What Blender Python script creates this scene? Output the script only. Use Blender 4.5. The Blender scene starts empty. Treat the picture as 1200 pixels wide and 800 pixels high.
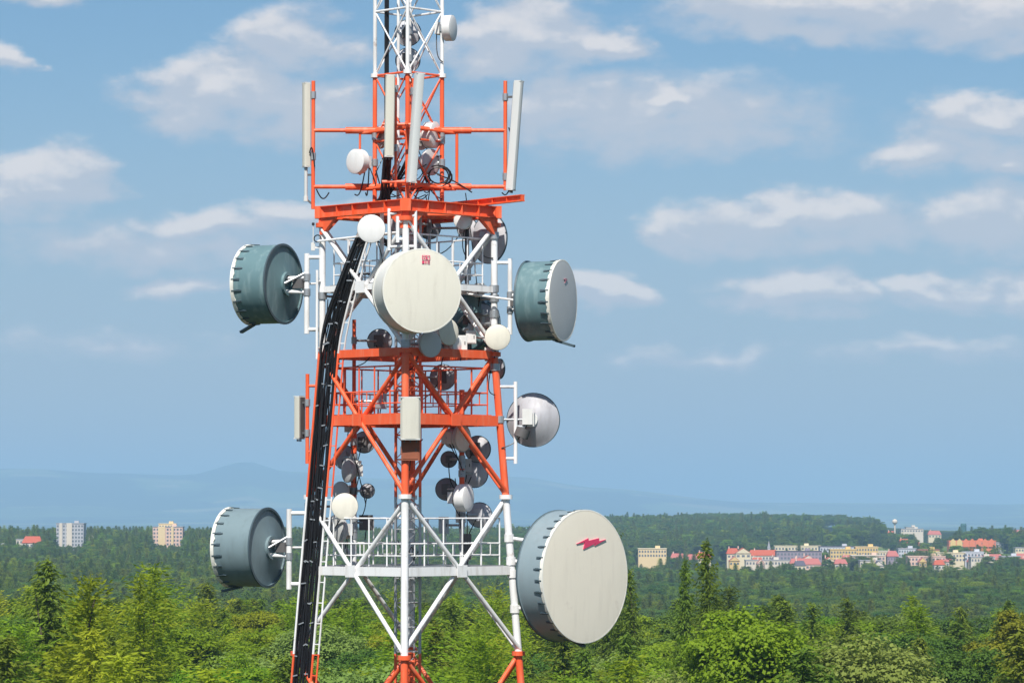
import bpy, math, random
import numpy as np
from mathutils import Vector, Matrix

# ------------------------------------------------------------------ camera, sky, sun, exposure
F, EYE, D = 4140.0, 34.0, 90.0            # focal length in photo pixels, eye height, metres to the tower axis
PITCH = math.atan(200.0 / F)
scene = bpy.context.scene
COL = scene.collection
cd = bpy.data.cameras.new('camera'); cam = bpy.data.objects.new('camera', cd); COL.objects.link(cam)
cd.sensor_width = 36.0; cd.lens = 36.0 * F / 1200.0; cd.clip_start = 1.0; cd.clip_end = 200000.0
cam.location = (0, 0, EYE); cam.rotation_euler = (math.pi / 2 + PITCH, 0, 0)
scene.camera = cam
SUN_EL, SUN_AZ = math.radians(52), math.radians(-173)      # azimuth from +Y, clockwise: behind the camera, to the left
SUNV = Vector((math.sin(SUN_AZ) * math.cos(SUN_EL), math.cos(SUN_AZ) * math.cos(SUN_EL), math.sin(SUN_EL)))
SKY_STRENGTH = 0.062
SKY_TINT = (0.75, .95, 1.06)
HAZE_DENSITY, HAZE_COLOR = 8.6e-5, (0.445, 0.705, 1.0)

sd = bpy.data.lights.new('sun', 'SUN'); sun = bpy.data.objects.new('sun', sd); COL.objects.link(sun)
sd.energy = 4.3; sd.angle = math.radians(0.53); sd.color = (1.0, 0.955, 0.88)
sun.location = (-40, -40, 120)
sun.rotation_euler = (-SUNV).to_track_quat('-Z', 'Y').to_euler()

scene.view_settings.view_transform = 'Standard'; scene.view_settings.look = 'None'
scene.view_settings.exposure = 0.46; scene.view_settings.gamma = 1.0
scene.view_settings.use_curve_mapping = False
scene.render.engine = 'CYCLES'
scene.cycles.use_denoising = True
scene.cycles.max_bounces = 8; scene.cycles.transparent_max_bounces = 8; scene.cycles.volume_bounces = 1
scene.render.resolution_x, scene.render.resolution_y = 1024, 682

world = bpy.data.worlds.new('World'); scene.world = world; world.use_nodes = True
world.cycles.sampling_method = 'MANUAL'; world.cycles.sample_map_resolution = 256
NT = world.node_tree; NT.nodes.clear()
def nd(kind, **kw):
    n = NT.nodes.new(kind)
    for k, v in kw.items(): setattr(n, k, v)
    return n
def wire(a, b): NT.links.new(a, b)
def vmath(op, a, b=None, c=None):
    n = nd('ShaderNodeVectorMath', operation=op)
    for i, x in enumerate((a, b, c)):
        if x is None: continue
        if isinstance(x, (tuple, list)): n.inputs[i].default_value = x
        else: wire(x, n.inputs[i])
    return n.outputs['Value'] if op == 'LENGTH' else n.outputs['Vector']
def smath(op, a, b=None, c=None, clamp=False):
    n = nd('ShaderNodeMath', operation=op); n.use_clamp = clamp
    for i, x in enumerate((a, b, c)):
        if x is None: continue
        if isinstance(x, (int, float)): n.inputs[i].default_value = x
        else: wire(x, n.inputs[i])
    return n.outputs[0]
def sstep(x, lo, hi):
    n = nd('ShaderNodeMapRange', interpolation_type='SMOOTHSTEP')
    wire(x, n.inputs['Value']); n.inputs['From Min'].default_value = lo; n.inputs['From Max'].default_value = hi
    return n.outputs['Result']
def cmix(f, a, b):
    n = nd('ShaderNodeMix', data_type='RGBA')
    if isinstance(f, float): n.inputs[0].default_value = f
    else: wire(f, n.inputs[0])
    for i, x in ((6, a), (7, b)):
        if isinstance(x, tuple): n.inputs[i].default_value = (*x, 1)
        else: wire(x, n.inputs[i])
    return n.outputs[2]
# sky: Nishita air, and fair-weather cumulus laid out by azimuth and elevation (units 1/4140 rad)
tc = nd('ShaderNodeTexCoord')
sep = nd('ShaderNodeSeparateXYZ'); wire(vmath('NORMALIZE', tc.outputs['Generated']), sep.inputs[0])
az = smath('MULTIPLY', smath('ARCTAN2', sep.outputs[0], sep.outputs[1]), F)
el = smath('MULTIPLY', smath('ARCSINE', sep.outputs[2]), F)
cxyz = nd('ShaderNodeCombineXYZ'); wire(az, cxyz.inputs[0]); wire(el, cxyz.inputs[1])
P0 = cxyz.outputs[0]
# (azimuth, elevation, half width, half height, strength)
CLOUDS = [(-545, 385, 85, 40, .95), (-590, 372, 60, 32, .8), (-340, 492, 125, 40, .95), (-250, 470, 150, 34, .6), (-255, 555, 85, 36, .75),
          (20, 560, 115, 44, 1.0), (90, 548, 80, 26, .8), (400, 592, 240, 36, 1.0), (560, 580, 190, 34, .9), (-550, 598, 70, 12, .7),
          (-588, 528, 34, 14, .6), (160, 470, 260, 44, .62), (175, 487, 48, 18, .85), (60, 480, 90, 36, .6), (560, 462, 95, 24, .9), (470, 414, 80, 18, .62),
          (560, 440, 130, 40, .5), (585, 406, 80, 18, .6), (330, 340, 180, 34, .8), (330, 352, 70, 30, .95), (200, 334, 70, 26, .7), (570, 345, 110, 38, .7),
          (340, 264, 110, 24, .85), (380, 268, 60, 20, .7), (510, 258, 90, 20, .75), (600, 255, 60, 24, .75), (120, 258, 62, 16, .8), (-390, 262, 75, 14, .6),
          (-400, 312, 260, 26, .42), (-360, 338, 110, 18, .6), (-250, 346, 90, 16, .6), (220, 186, 120, 14, .4), (480, 190, 160, 14, .35), (-470, 200, 160, 14, .3)]
def blob_field(P):
    acc = None
    for (cx, cy, rx, ry, w) in CLOUDS:
        rx, ry, cy = rx * 1.12, ry * 1.5, cy - ry * .18
        rel = vmath('MULTIPLY_ADD', P, (1 / rx, 1 / ry, 0), (-cx / rx, -cy / ry, 0))
        v = smath('MULTIPLY_ADD', vmath('LENGTH', rel), -w * 1.12, w * 1.12)
        acc = v if acc is None else smath('SMOOTH_MAX', acc, v, .12)
    return acc
def cloud_density(P):
    nA = nd('ShaderNodeTexNoise', noise_dimensions='3D'); wire(vmath('MULTIPLY', P, (.011, .02, 0)), nA.inputs['Vector'])
    nA.inputs['Scale'].default_value = 1; nA.inputs['Detail'].default_value = 7; nA.inputs['Roughness'].default_value = .5
    wv = vmath('MULTIPLY', vmath('SUBTRACT', nA.outputs['Color'], (.5, .5, .5)), (170, 60, 0))
    f = blob_field(vmath('ADD', P, wv))
    # the rest of the sky, outside the mapped part, carries the same kind of clouds
    nB = nd('ShaderNodeTexNoise', noise_dimensions='3D'); wire(vmath('MULTIPLY', vmath('ADD', P, wv), (.0033, .0085, 0)), nB.inputs['Vector'])
    nB.inputs['Scale'].default_value = 1; nB.inputs['Detail'].default_value = 2
    gen = smath('MULTIPLY', smath('SUBTRACT', nB.outputs['Fac'], .5), 3.2)
    s2 = nd('ShaderNodeSeparateXYZ'); wire(P, s2.inputs[0])
    out = smath('MAXIMUM', sstep(smath('ABSOLUTE', s2.outputs[0]), 640, 820), sstep(s2.outputs[1], 640, 780))
    f = smath('ADD', smath('MULTIPLY', f, smath('SUBTRACT', 1.0, out)), smath('MULTIPLY', gen, out))
    n2 = nd('ShaderNodeTexNoise', noise_dimensions='3D'); wire(vmath('MULTIPLY', P, (.02, .036, 0)), n2.inputs['Vector'])
    n2.inputs['Scale'].default_value = 1; n2.inputs['Detail'].default_value = 7; n2.inputs['Roughness'].default_value = .58
    return smath('ADD', f, smath('MULTIPLY', smath('SUBTRACT', n2.outputs['Fac'], .5), .55))
d0 = cloud_density(P0)
d1 = cloud_density(vmath('ADD', P0, (-10, 17, 0)))
grad = smath('SUBTRACT', d0, d1)                            # positive on the sunlit upper side
alpha = smath('MULTIPLY', sstep(d0, .0, .44), sstep(grad, -.85, .0))
lit = sstep(grad, .06, .46)
K = 1.0 / SKY_STRENGTH
ccol = cmix(lit, (.43 * K, .445 * K, .49 * K), (.68 * K, .625 * K, .595 * K))
sky = nd('ShaderNodeTexSky', sky_type='NISHITA'); sky.sun_disc = False
sky.sun_elevation = SUN_EL; sky.sun_rotation = SUN_AZ; sky.altitude = 400; sky.air_density = 1.0; sky.dust_density = .6; sky.ozone_density = 2.5
veil = smath('MULTIPLY', smath('SUBTRACT', 1.0, sstep(el, 40, 640)), .72)   # thin high haze towards the horizon, all the way round
skyc = cmix(veil, vmath('MULTIPLY', sky.outputs[0], SKY_TINT), (.300 / SKY_STRENGTH, .342 / SKY_STRENGTH, .435 / SKY_STRENGTH))
fin = cmix(smath('MULTIPLY', alpha, .80), skyc, ccol)
bg = nd('ShaderNodeBackground'); wire(fin, bg.inputs[0]); bg.inputs[1].default_value = SKY_STRENGTH
wo = nd('ShaderNodeOutputWorld'); wire(bg.outputs[0], wo.inputs[0])

# ------------------------------------------------------------------ helpers
rnd = random.Random(11); nprng = np.random.default_rng(5)
def at(px, py, Y):
    dx, dy = (px - 600) / F, -(py - 400) / F
    fy, fz = math.cos(PITCH) - math.sin(PITCH) * dy, math.sin(PITCH) + math.cos(PITCH) * dy
    return Vector((dx / fy * Y, Y, EYE + fz / fy * Y))
TX = at(478, 600, D).x
def zt(py): return at(478, py, D).z
def tl(u, v, z): return Vector((TX + u, D - v, z))        # tower coordinates: u right, v towards the lookout
BASE = {}
def thing(name, label, cat, loc=(0, 0, 0), group=None):
    o = bpy.data.objects.new(name, None); COL.objects.link(o); o.location = loc; o.empty_display_size = .3
    o['label'] = label; o['category'] = cat
    if group: o['group'] = group
    BASE[o] = Vector(loc)
    return o
class MB:
    def __init__(s): s.v = []; s.f = []
    def add(s, vs, fs):
        b = len(s.v); s.v += [Vector(x) for x in vs]; s.f += [tuple(i + b for i in q) for q in fs]; return s
    def tube(s, p0, p1, r, n=10, r1=None, cap=True):
        p0, p1 = Vector(p0), Vector(p1); r1 = r if r1 is None else r1
        z = (p1 - p0).normalized(); x = z.orthogonal().normalized(); y = z.cross(x)
        vs = []
        for p, rr in ((p0, r), (p1, r1)):
            for i in range(n):
                a = 2 * math.pi * i / n; vs.append(p + x * math.cos(a) * rr + y * math.sin(a) * rr)
        fs = [(i, (i + 1) % n, n + (i + 1) % n, n + i) for i in range(n)]
        if cap: fs += [tuple(range(n - 1, -1, -1)), tuple(range(n, 2 * n))]
        return s.add(vs, fs)
    def path(s, pts, r, n=6):
        pts = [Vector(p) for p in pts]; vs = []; fs = []; ref = None
        for i, p in enumerate(pts):
            t = (pts[min(i + 1, len(pts) - 1)] - pts[max(i - 1, 0)]).normalized()
            if ref is None: ref = t.orthogonal().normalized()
            x = (ref - t * ref.dot(t)).normalized(); ref = x; y = t.cross(x)
            for k in range(n):
                a = 2 * math.pi * k / n; vs.append(p + x * math.cos(a) * r + y * math.sin(a) * r)
        for i in range(len(pts) - 1):
            for k in range(n): fs.append((i * n + k, i * n + (k + 1) % n, (i + 1) * n + (k + 1) % n, (i + 1) * n + k))
        fs += [tuple(range(n - 1, -1, -1)), tuple(range((len(pts) - 1) * n, len(pts) * n))]
        return s.add(vs, fs)
    def box(s, c, ax, ay, az):                             # half vectors
        c, ax, ay, az = Vector(c), Vector(ax), Vector(ay), Vector(az)
        vs = [c + ax * i + ay * j + az * k for k in (-1, 1) for j in (-1, 1) for i in (-1, 1)]
        fs = [(0, 2, 3, 1), (4, 5, 7, 6), (0, 1, 5, 4), (2, 6, 7, 3), (0, 4, 6, 2), (1, 3, 7, 5)]
        if ax.cross(ay).dot(az) < 0: fs = [q[::-1] for q in fs]
        return s.add(vs, fs)
    def beam(s, p0, p1, w, h, up=(0, 0, 1)):               # bar of width w and height h
        p0, p1 = Vector(p0), Vector(p1); z = (p1 - p0); t = z.normalized(); up = Vector(up)
        sd_ = t.cross(up).normalized(); u2 = sd_.cross(t).normalized()
        return s.box((p0 + p1) / 2, z / 2, sd_ * w / 2, u2 * h / 2)
    def lathe(s, prof, o, axis, n=40):                     # prof: (radius, height along axis)
        o, z = Vector(o), Vector(axis).normalized()
        x = z.cross(Vector((0, 0, 1)));  x = x.normalized() if x.length > .01 else Vector((1, 0, 0)); y = z.cross(x)
        vs = []; rows = []
        for (r, h) in prof:
            if r < 1e-5: rows.append([len(vs)]); vs.append(o + z * h)
            else:
                rows.append(list(range(len(vs), len(vs) + n)))
                for i in range(n):
                    a = 2 * math.pi * i / n; vs.append(o + z * h + (x * math.cos(a) + y * math.sin(a)) * r)
        fs = []
        for A, B in zip(rows, rows[1:]):
            for i in range(n):
                j = (i + 1) % n
                if len(A) == 1 and len(B) == 1: continue
                if len(A) == 1: fs.append((A[0], B[j], B[i]))
                elif len(B) == 1: fs.append((A[i], A[j], B[0]))
                else: fs.append((A[i], A[j], B[j], B[i]))
        return s.add(vs, fs)
    def build(s, name, mat, parent=None, smooth=False, offset=None):
        off = offset if offset is not None else (BASE.get(parent, Vector((0, 0, 0))) if parent else Vector((0, 0, 0)))
        me = bpy.data.meshes.new(name); me.from_pydata([tuple(x - off) for x in s.v], [], s.f); me.validate()
        me.materials.append(MT[mat])
        if smooth:
            me.polygons.foreach_set('use_smooth', [True] * len(me.polygons))
            me.set_sharp_from_angle(angle=math.radians(38))
        o = bpy.data.objects.new(name, me); COL.objects.link(o)
        if parent: o.parent = parent
        BASE[o] = off
        return o
def structure(o): o['kind'] = 'structure'; return o

# ------------------------------------------------------------------ materials
MT = {}
def srgb(r, g, b):
    return tuple(((c / 255) / 12.92 if c / 255 <= .04045 else ((c / 255 + .055) / 1.055) ** 2.4) for c in (r, g, b))
def material(name, base, rough=.5, metal=0.0, var=.12, scale=3.0, dirt=None, dirt_amt=.25, bump=.0, bscale=40.0, spec=.4, rust=0.):
    m = bpy.data.materials.new(name); m.use_nodes = True; MT[name] = m
    t = m.node_tree; b = t.nodes['Principled BSDF']; L = t.links.new
    b.inputs['Roughness'].default_value = rough; b.inputs['Metallic'].default_value = metal; b.inputs['Specular IOR Level'].default_value = spec
    co = t.nodes.new('ShaderNodeTexCoord')
    n1 = t.nodes.new('ShaderNodeTexNoise'); n1.inputs['Scale'].default_value = scale; n1.inputs['Detail'].default_value = 6; n1.inputs['Roughness'].default_value = .6
    L(co.outputs['Object'], n1.inputs['Vector'])
    mx = t.nodes.new('ShaderNodeMix'); mx.data_type = 'RGBA'
    mx.inputs[6].default_value = (*[c * (1 - var) for c in base], 1); mx.inputs[7].default_value = (*[min(1, c * (1 + var)) for c in base], 1)
    L(n1.outputs['Fac'], mx.inputs[0]); out = mx.outputs[2]
    if dirt:
        mp = t.nodes.new('ShaderNodeMapping'); mp.inputs['Scale'].default_value = (5, 5, .8); L(co.outputs['Object'], mp.inputs['Vector'])
        n2 = t.nodes.new('ShaderNodeTexNoise'); n2.inputs['Scale'].default_value = 1.3; n2.inputs['Detail'].default_value = 8; L(mp.outputs[0], n2.inputs['Vector'])
        r = t.nodes.new('ShaderNodeMapRange'); r.inputs['From Min'].default_value = .5; r.inputs['From Max'].default_value = .72; r.inputs['To Max'].default_value = dirt_amt
        L(n2.outputs['Fac'], r.inputs['Value'])
        m2 = t.nodes.new('ShaderNodeMix'); m2.data_type = 'RGBA'; L(r.outputs[0], m2.inputs[0]); L(out, m2.inputs[6]); m2.inputs[7].default_value = (*dirt, 1); out = m2.outputs[2]
    if rust:
        n4 = t.nodes.new('ShaderNodeTexNoise'); n4.inputs['Scale'].default_value = 2.1; n4.inputs['Detail'].default_value = 12; n4.inputs['Roughness'].default_value = .72; L(co.outputs['Object'], n4.inputs['Vector'])
        r4 = t.nodes.new('ShaderNodeMapRange'); r4.inputs['From Min'].default_value = .60; r4.inputs['From Max'].default_value = .68; r4.inputs['To Max'].default_value = rust; L(n4.outputs['Fac'], r4.inputs['Value'])
        m4 = t.nodes.new('ShaderNodeMix'); m4.data_type = 'RGBA'; L(r4.outputs[0], m4.inputs[0]); L(out, m4.inputs[6]); m4.inputs[7].default_value = (.24, .10, .045, 1); out = m4.outputs[2]
    L(out, b.inputs['Base Color'])
    if bump:
        n3 = t.nodes.new('ShaderNodeTexNoise'); n3.inputs['Scale'].default_value = bscale; n3.inputs['Detail'].default_value = 4; L(co.outputs['Object'], n3.inputs['Vector'])
        bp = t.nodes.new('ShaderNodeBump'); bp.inputs['Strength'].default_value = bump; bp.inputs['Distance'].default_value = .02; L(n3.outputs['Fac'], bp.inputs['Height']); L(bp.outputs[0], b.inputs['Normal'])
    return m
material('white_paint', (.84, .84, .84), .45, dirt=(.42, .38, .33), dirt_amt=.45, var=.05, rust=.4)
material('red_paint', (.86, .125, .042), .45, dirt=(.82, .25, .14), dirt_amt=.7, var=.12, rust=.45)
material('galvanised', (.42, .44, .46), .42, metal=.55, var=.18, scale=9)
material('radome_cream', (.76, .73, .63), .55, dirt=(.50, .47, .40), dirt_amt=.24, var=.04, scale=1.2, rust=.12)
material('radome_white', (.76, .76, .75), .5, dirt=(.55, .54, .50), dirt_amt=.2, var=.04)
material('radome_warm', (.86, .795, .665), .55, dirt=(.66, .60, .50), dirt_amt=.25, var=.04, scale=1.2, rust=.12)
material('radome_grey', (.55, .56, .56), .5, var=.05)
material('radome_band', (.80, .79, .72), .6, dirt=(.45, .42, .34), dirt_amt=.5)
material('shroud_teal', (.125, .215, .235), .42, dirt=(.26, .36, .37), dirt_amt=.6, var=.12, scale=2.2)
material('shroud_blue', (.25, .325, .36), .42, dirt=(.22, .27, .29), dirt_amt=.5, var=.08, scale=2.2)
material('shroud_slate', (.185, .255, .28), .42, dirt=(.14, .19, .2), dirt_amt=.5, var=.1, scale=2.2)
material('logo_faded', (.52, .20, .24), .5)
material('rust_brown', (.30, .095, .05), .7, var=.3, scale=6)
material('shroud_cream', (.70, .70, .66), .5, dirt=(.5, .47, .4), dirt_amt=.3, var=.05)
material('dark_rim', (.07, .105, .125), .45)
material('black_cable', (.012, .012, .014), .38, var=.3, scale=20)
material('black_plastic', (.03, .03, .035), .5)
material('dark_steel', (.12, .115, .115), .45, var=.25)
material('reflector_grey', (.42, .42, .45), .55, metal=.1, dirt=(.16, .14, .13), dirt_amt=.4, var=.1)
material('reflector_dark', (.26, .26, .28), .5, metal=.1, var=.15)
material('reflector_pale', (.52, .52, .55), .6, metal=.0, dirt=(.4, .38, .35), dirt_amt=.3, var=.06)
material('panel_beige', (.62, .60, .52), .55, dirt=(.45, .43, .37), dirt_amt=.3, var=.05)
material('panel_grey', (.60, .62, .61), .5, var=.05)
material('box_white', (.72, .72, .70), .5, dirt=(.5, .48, .43), dirt_amt=.3)
material('box_beige', (.55, .45, .33), .55)
material('logo_red', (.74, .065, .16), .5)
material('bark', (.10, .075, .055), .9, var=.4, scale=4)
def wallmat(n, c): material(n, c, .85, var=.06, scale=.12, dirt=tuple(x * .75 for x in c), dirt_amt=.3)

# ------------------------------------------------------------------ terrain
def hermite(t): t = max(0., min(1., t)); return t * t * (3 - 2 * t)
LK = [(0, -34), (430, -34), (900, -51), (1600, -51), (3000, -37.5), (3500, -40), (6000, -130), (11000, -85), (20000, -75), (34000, -60), (70000, -60)]
RK = [(0, -34), (400, -35), (800, -56), (1500, -57), (2350, -55.5), (2520, -52), (3300, -39), (4100, -28), (5200, -30), (6300, -60), (9000, -120), (14000, -80), (34000, -60), (70000, -60)]
def knots(K, r):
    for (a, za), (b, zb) in zip(K, K[1:]):
        if r <= b: return za + (zb - za) * hermite((r - a) / (b - a))
    return K[-1][1]
def vnoise(x, y, s):
    x, y = x / s, y / s; xi, yi = math.floor(x), math.floor(y); fx, fy = x - xi, y - yi
    def h(i, j):
        n = math.sin(i * 127.1 + j * 311.7 + s * 13.7) * 43758.5453; return n - math.floor(n)
    fx, fy = fx * fx * (3 - 2 * fx), fy * fy * (3 - 2 * fy)
    return (h(xi, yi) * (1 - fx) + h(xi + 1, yi) * fx) * (1 - fy) + (h(xi, yi + 1) * (1 - fx) + h(xi + 1, yi + 1) * fx) * fy
MOUNT = [(-2500, 572), (-900, 560), (-400, 566), (-100, 553), (40, 549), (120, 553), (220, 557), (290, 543), (335, 555), (450, 563), (600, 560), (700, 571), (900, 584), (1200, 590), (1700, 582), (3500, 575)]
def mount_py(p):
    if p <= MOUNT[0][0]: return MOUNT[0][1]
    for (a, ya), (b, yb) in zip(MOUNT, MOUNT[1:]):
        if p <= b: return ya + (yb - ya) * hermite((p - a) / (b - a))
    return MOUNT[-1][1]
def ground_rel(x, y):                                       # height relative to the eye
    r = math.hypot(x, y)
    p = 600 + F * x / y if y > abs(x) * .35 else (4500 if x > 0 else -4500)
    s = hermite((p - 480) / 280)
    z = knots(LK, r) * (1 - s) + knots(RK, r) * s
    if r > 3800:                                            # wooded hill behind the town
        hill = hermite((p - 560) / 180) * (1 - .32 * hermite((p - 830) / 160)) * (1 - .75 * hermite((p - 1000) / 130))
        z += hill * 13 * math.exp(-((r - 5300) / 800) ** 2) + hill * 6 * (vnoise(x, y, 260) - .5) * hermite((r - 4300) / 500) * (1 - hermite((r - 6500) / 2000))
    if r > 7000: z += (vnoise(x, y, 1500) - .5) * 26 * hermite((r - 7000) / 4000)
    if r > 20000:
        top = (600 - mount_py(p)) / F * 29000
        z += (top + 60 + (vnoise(x, y, 1900) - .5) * 60) * math.exp(-((r - 29000) / 2900) ** 2)
    if r > 700 and r < 8000: z += (vnoise(x, y, 420) - .5) * 5
    return z
def gz(x, y): return EYE + ground_rel(x, y)
angs = []
a = -180.0
while a < 180: angs.append(a); a += .22 if -14 < a < 14 else 3.0 if abs(a) > 24 else 1.0
rings = [4 * (65000 / 4) ** (i / 190) for i in range(191)]
gv = [(0, 0, gz(0, .01))]; gf = []
for r in rings:
    for a in angs:
        x, y = r * math.sin(math.radians(a)), r * math.cos(math.radians(a)); gv.append((x, y, gz(x, y)))
n = len(angs)
for j in range(n): gf.append((0, 1 + (j + 1) % n, 1 + j))
for i in range(len(rings) - 1):
    for j in range(n):
        q, k = 1 + i * n, (j + 1) % n
        gf.append((q + j, q + k, q + n + k, q + n + j))
def ground_material():
    m = bpy.data.materials.new('ground'); m.use_nodes = True; MT['ground'] = m; t = m.node_tree; L = t.links.new; b = t.nodes['Principled BSDF']
    b.inputs['Roughness'].default_value = 1; b.inputs['Specular IOR Level'].default_value = .05
    ge = t.nodes.new('ShaderNodeNewGeometry')
    vo = t.nodes.new('ShaderNodeTexVoronoi'); vo.inputs['Scale'].default_value = 1 / 520; L(ge.outputs['Position'], vo.inputs['Vector'])
    cr = t.nodes.new('ShaderNodeValToRGB'); cr.color_ramp.interpolation = 'CONSTANT'
    for i, (p, c) in enumerate([(0, (.075, .115, .03)), (.25, (.11, .17, .04)), (.45, (.06, .10, .025)), (.6, (.20, .22, .07)), (.75, (.09, .15, .035)), (.9, (.25, .23, .11))]):
        e = cr.color_ramp.elements[i] if i < 2 else cr.color_ramp.elements.new(p)
        e.position = p; e.color = (*c, 1)
    sc_ = t.nodes.new('ShaderNodeSeparateColor'); L(vo.outputs['Color'], sc_.inputs[0]); L(sc_.outputs[0], cr.inputs[0])
    nw = t.nodes.new('ShaderNodeTexNoise'); nw.inputs['Scale'].default_value = 1 / 1500; nw.inputs['Detail'].default_value = 7; L(ge.outputs['Position'], nw.inputs['Vector'])
    mr = t.nodes.new('ShaderNodeMapRange'); mr.inputs['From Min'].default_value = .47; mr.inputs['From Max'].default_value = .50; L(nw.outputs['Fac'], mr.inputs['Value'])
    m1 = t.nodes.new('ShaderNodeMix'); m1.data_type = 'RGBA'; L(mr.outputs[0], m1.inputs[0]); L(cr.outputs[0], m1.inputs[6]); m1.inputs[7].default_value = (.018, .036, .012, 1)
    # forest floor close by
    ln = t.nodes.new('ShaderNodeVectorMath'); ln.operation = 'LENGTH'; L(ge.outputs['Position'], ln.inputs[0])
    m3 = t.nodes.new('ShaderNodeMapRange'); m3.inputs['From Min'].default_value = 2300; m3.inputs['From Max'].default_value = 3400; L(ln.outputs['Value'], m3.inputs['Value'])
    nf = t.nodes.new('ShaderNodeTexNoise'); nf.inputs['Scale'].default_value = .35; nf.inputs['Detail'].default_value = 8; L(ge.outputs['Position'], nf.inputs['Vector'])
    ff = t.nodes.new('ShaderNodeMix'); ff.data_type = 'RGBA'; ff.inputs[6].default_value = (.022, .032, .012, 1); ff.inputs[7].default_value = (.05, .062, .02, 1); L(nf.outputs['Fac'], ff.inputs[0])
    m2 = t.nodes.new('ShaderNodeMix'); m2.data_type = 'RGBA'; L(m3.outputs[0], m2.inputs[0]); L(ff.outputs[2], m2.inputs[6]); L(m1.outputs[2], m2.inputs[7])
    L(m2.outputs[2], b.inputs['Base Color'])
ground_material()
g = MB(); g.v = [Vector(p) for p in gv]; g.f = gf
ground = structure(g.build('ground', 'ground', smooth=False)); ground.data.polygons.foreach_set('use_smooth', [True] * len(ground.data.polygons))

# ------------------------------------------------------------------ lattice tower
PXM = F / D                                                # pixels per metre at the tower axis
Z262, Z415, Z582, Z765, Z235 = zt(264), zt(415), zt(582), zt(765), zt(246)
def hd(z): return 101 / PXM + max(0, Z415 - z) * .0812     # half diagonal of the square plan
def leg(i, z, h=None):
    h = hd(z) if h is None else h
    return tl(*[(-h, 0), (0, h), (h, 0), (0, -h)][i], z)    # left, front, right, back
tower = thing('lattice_tower', 'red and white lattice telecom tower rising out of the forest', 'tower', (TX, D, 0))
gl = gz(TX, D)
PAN = [(Z262, Z415, 'white_paint'), (Z415, Z582, 'red_paint'), (Z582, Z765, 'white_paint'), (Z765, zt(975), 'red_paint'), (zt(975), zt(1215), 'white_paint'),
       (zt(1215), zt(1490), 'red_paint'), (zt(1490), zt(1810), 'white_paint'), (zt(1810), gl - .15, 'red_paint')]
MIDS = []
for k, (z1, z0, m) in enumerate(PAN):
    r = .085 if k < 1 else .095
    for i in range(4):
        a, b = leg(i, z1), leg(i, z0)
        MB().tube(a, b, r, 14).build('leg', m, tower, True)
        MB().tube(a - Vector((0, 0, .055)), a + Vector((0, 0, .055)), .17, 14).build('leg_flange', m if k else 'red_paint', tower, True)
    w1, w0 = hd(z1), hd(z0); zc = z1 - (z1 - z0) * w1 / (w1 + w0); MIDS.append(zc)
    for i in range(4):
        j = (i + 1) % 4
        e = (leg(i, zc) + leg(j, zc)) / 2
        out = (e - tl(0, 0, zc)).normalized() * .05
        MB().tube(leg(i, z1 - .06) + out, leg(j, z0 + .12) + out, .057, 10).build('diagonal_brace', m, tower, True)
        MB().tube(leg(j, z1 - .06) - out, leg(i, z0 + .12) - out, .057, 10).build('diagonal_brace', m, tower, True)
        if k < 3:
            dr = (leg(j, zc) - leg(i, zc)).normalized()
            bh = (.15, .26, .22)[k]
            MB().beam(leg(i, zc) + dr * .1, leg(j, zc) - dr * .1, .11, bh).build('horizontal_beam', m, tower)
            MB().box(e + out * 2.4, dr * .17, (0, 0, .15), out.normalized() * .01).build('gusset_plate', m, tower)
        if k == 1:
            dr = (leg(j, z1) - leg(i, z1)).normalized()
            MB().beam(leg(i, z1 - .02) + dr * .15, leg(j, z1 - .02) - dr * .15, .12, .2).build('horizontal_beam', m, tower)
for i in range(4):
    MB().box(leg(i, gl + .1), (.45, 0, 0), (0, .45, 0), (0, 0, .25)).build('footing', 'box_white', tower)
# platforms and guard rails
for k in range(3):
    m = PAN[k][2]; zc = MIDS[k] + (.1, .14, .12)[k]; h = hd(zc) - .2
    dk = MB(); C = [Vector((-h, 0, 0)), Vector((0, -h, 0)), Vector((h, 0, 0)), Vector((0, h, 0))]
    ex = (C[1] - C[0]).normalized(); ey = (C[3] - C[0]).normalized(); S = (C[1] - C[0]).length; o = tl(0, 0, zc)
    N = 34
    for q in range(N + 1):
        s_ = S * q / N
        a = o + C[0] + ex * s_
        if k != 0 and abs(s_ - S / 2) < .5:
            dk.beam(a, a + ey * (S / 2 - .5), .014, .03); dk.beam(a + ey * (S / 2 + .5), a + ey * S, .014, .03)
        else: dk.beam(a, a + ey * S, .014, .03)
    for q in range(9):
        a = o + C[0] + ey * (S * q / 8) - Vector((0, 0, .035)); dk.beam(a, a + ex * S, .03, .04)
    dk.build('platform_grating', 'galvanised' if m == 'white_paint' else 'red_paint', tower)
    hr = h - .1
    for i in range(4):
        def c4(i_): return tl(*[(-hr, 0), (0, hr), (hr, 0), (0, -hr)][i_ % 4], zc)
        a, b = c4(i), c4(i + 1)
        for hh, rr in ((1.20, .021), (.57, .019), (.27, .016)):
            MB().tube(a + Vector((0, 0, hh)), b + Vector((0, 0, hh)), rr, 8).build('guard_rail', m, tower, True)
        for q in range(5):
            p = a.lerp(b, q / 5); MB().tube(p, p + Vector((0, 0, 1.2)), .02, 8).build('rail_post', m, tower, True)
        for q in range(5):
            p = a.lerp(b, (q + .5) / 5); MB().tube(p + Vector((0, 0, .27)), p + Vector((0, 0, .57)), .015, 6).build('rail_post', m, tower, True)
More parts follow.
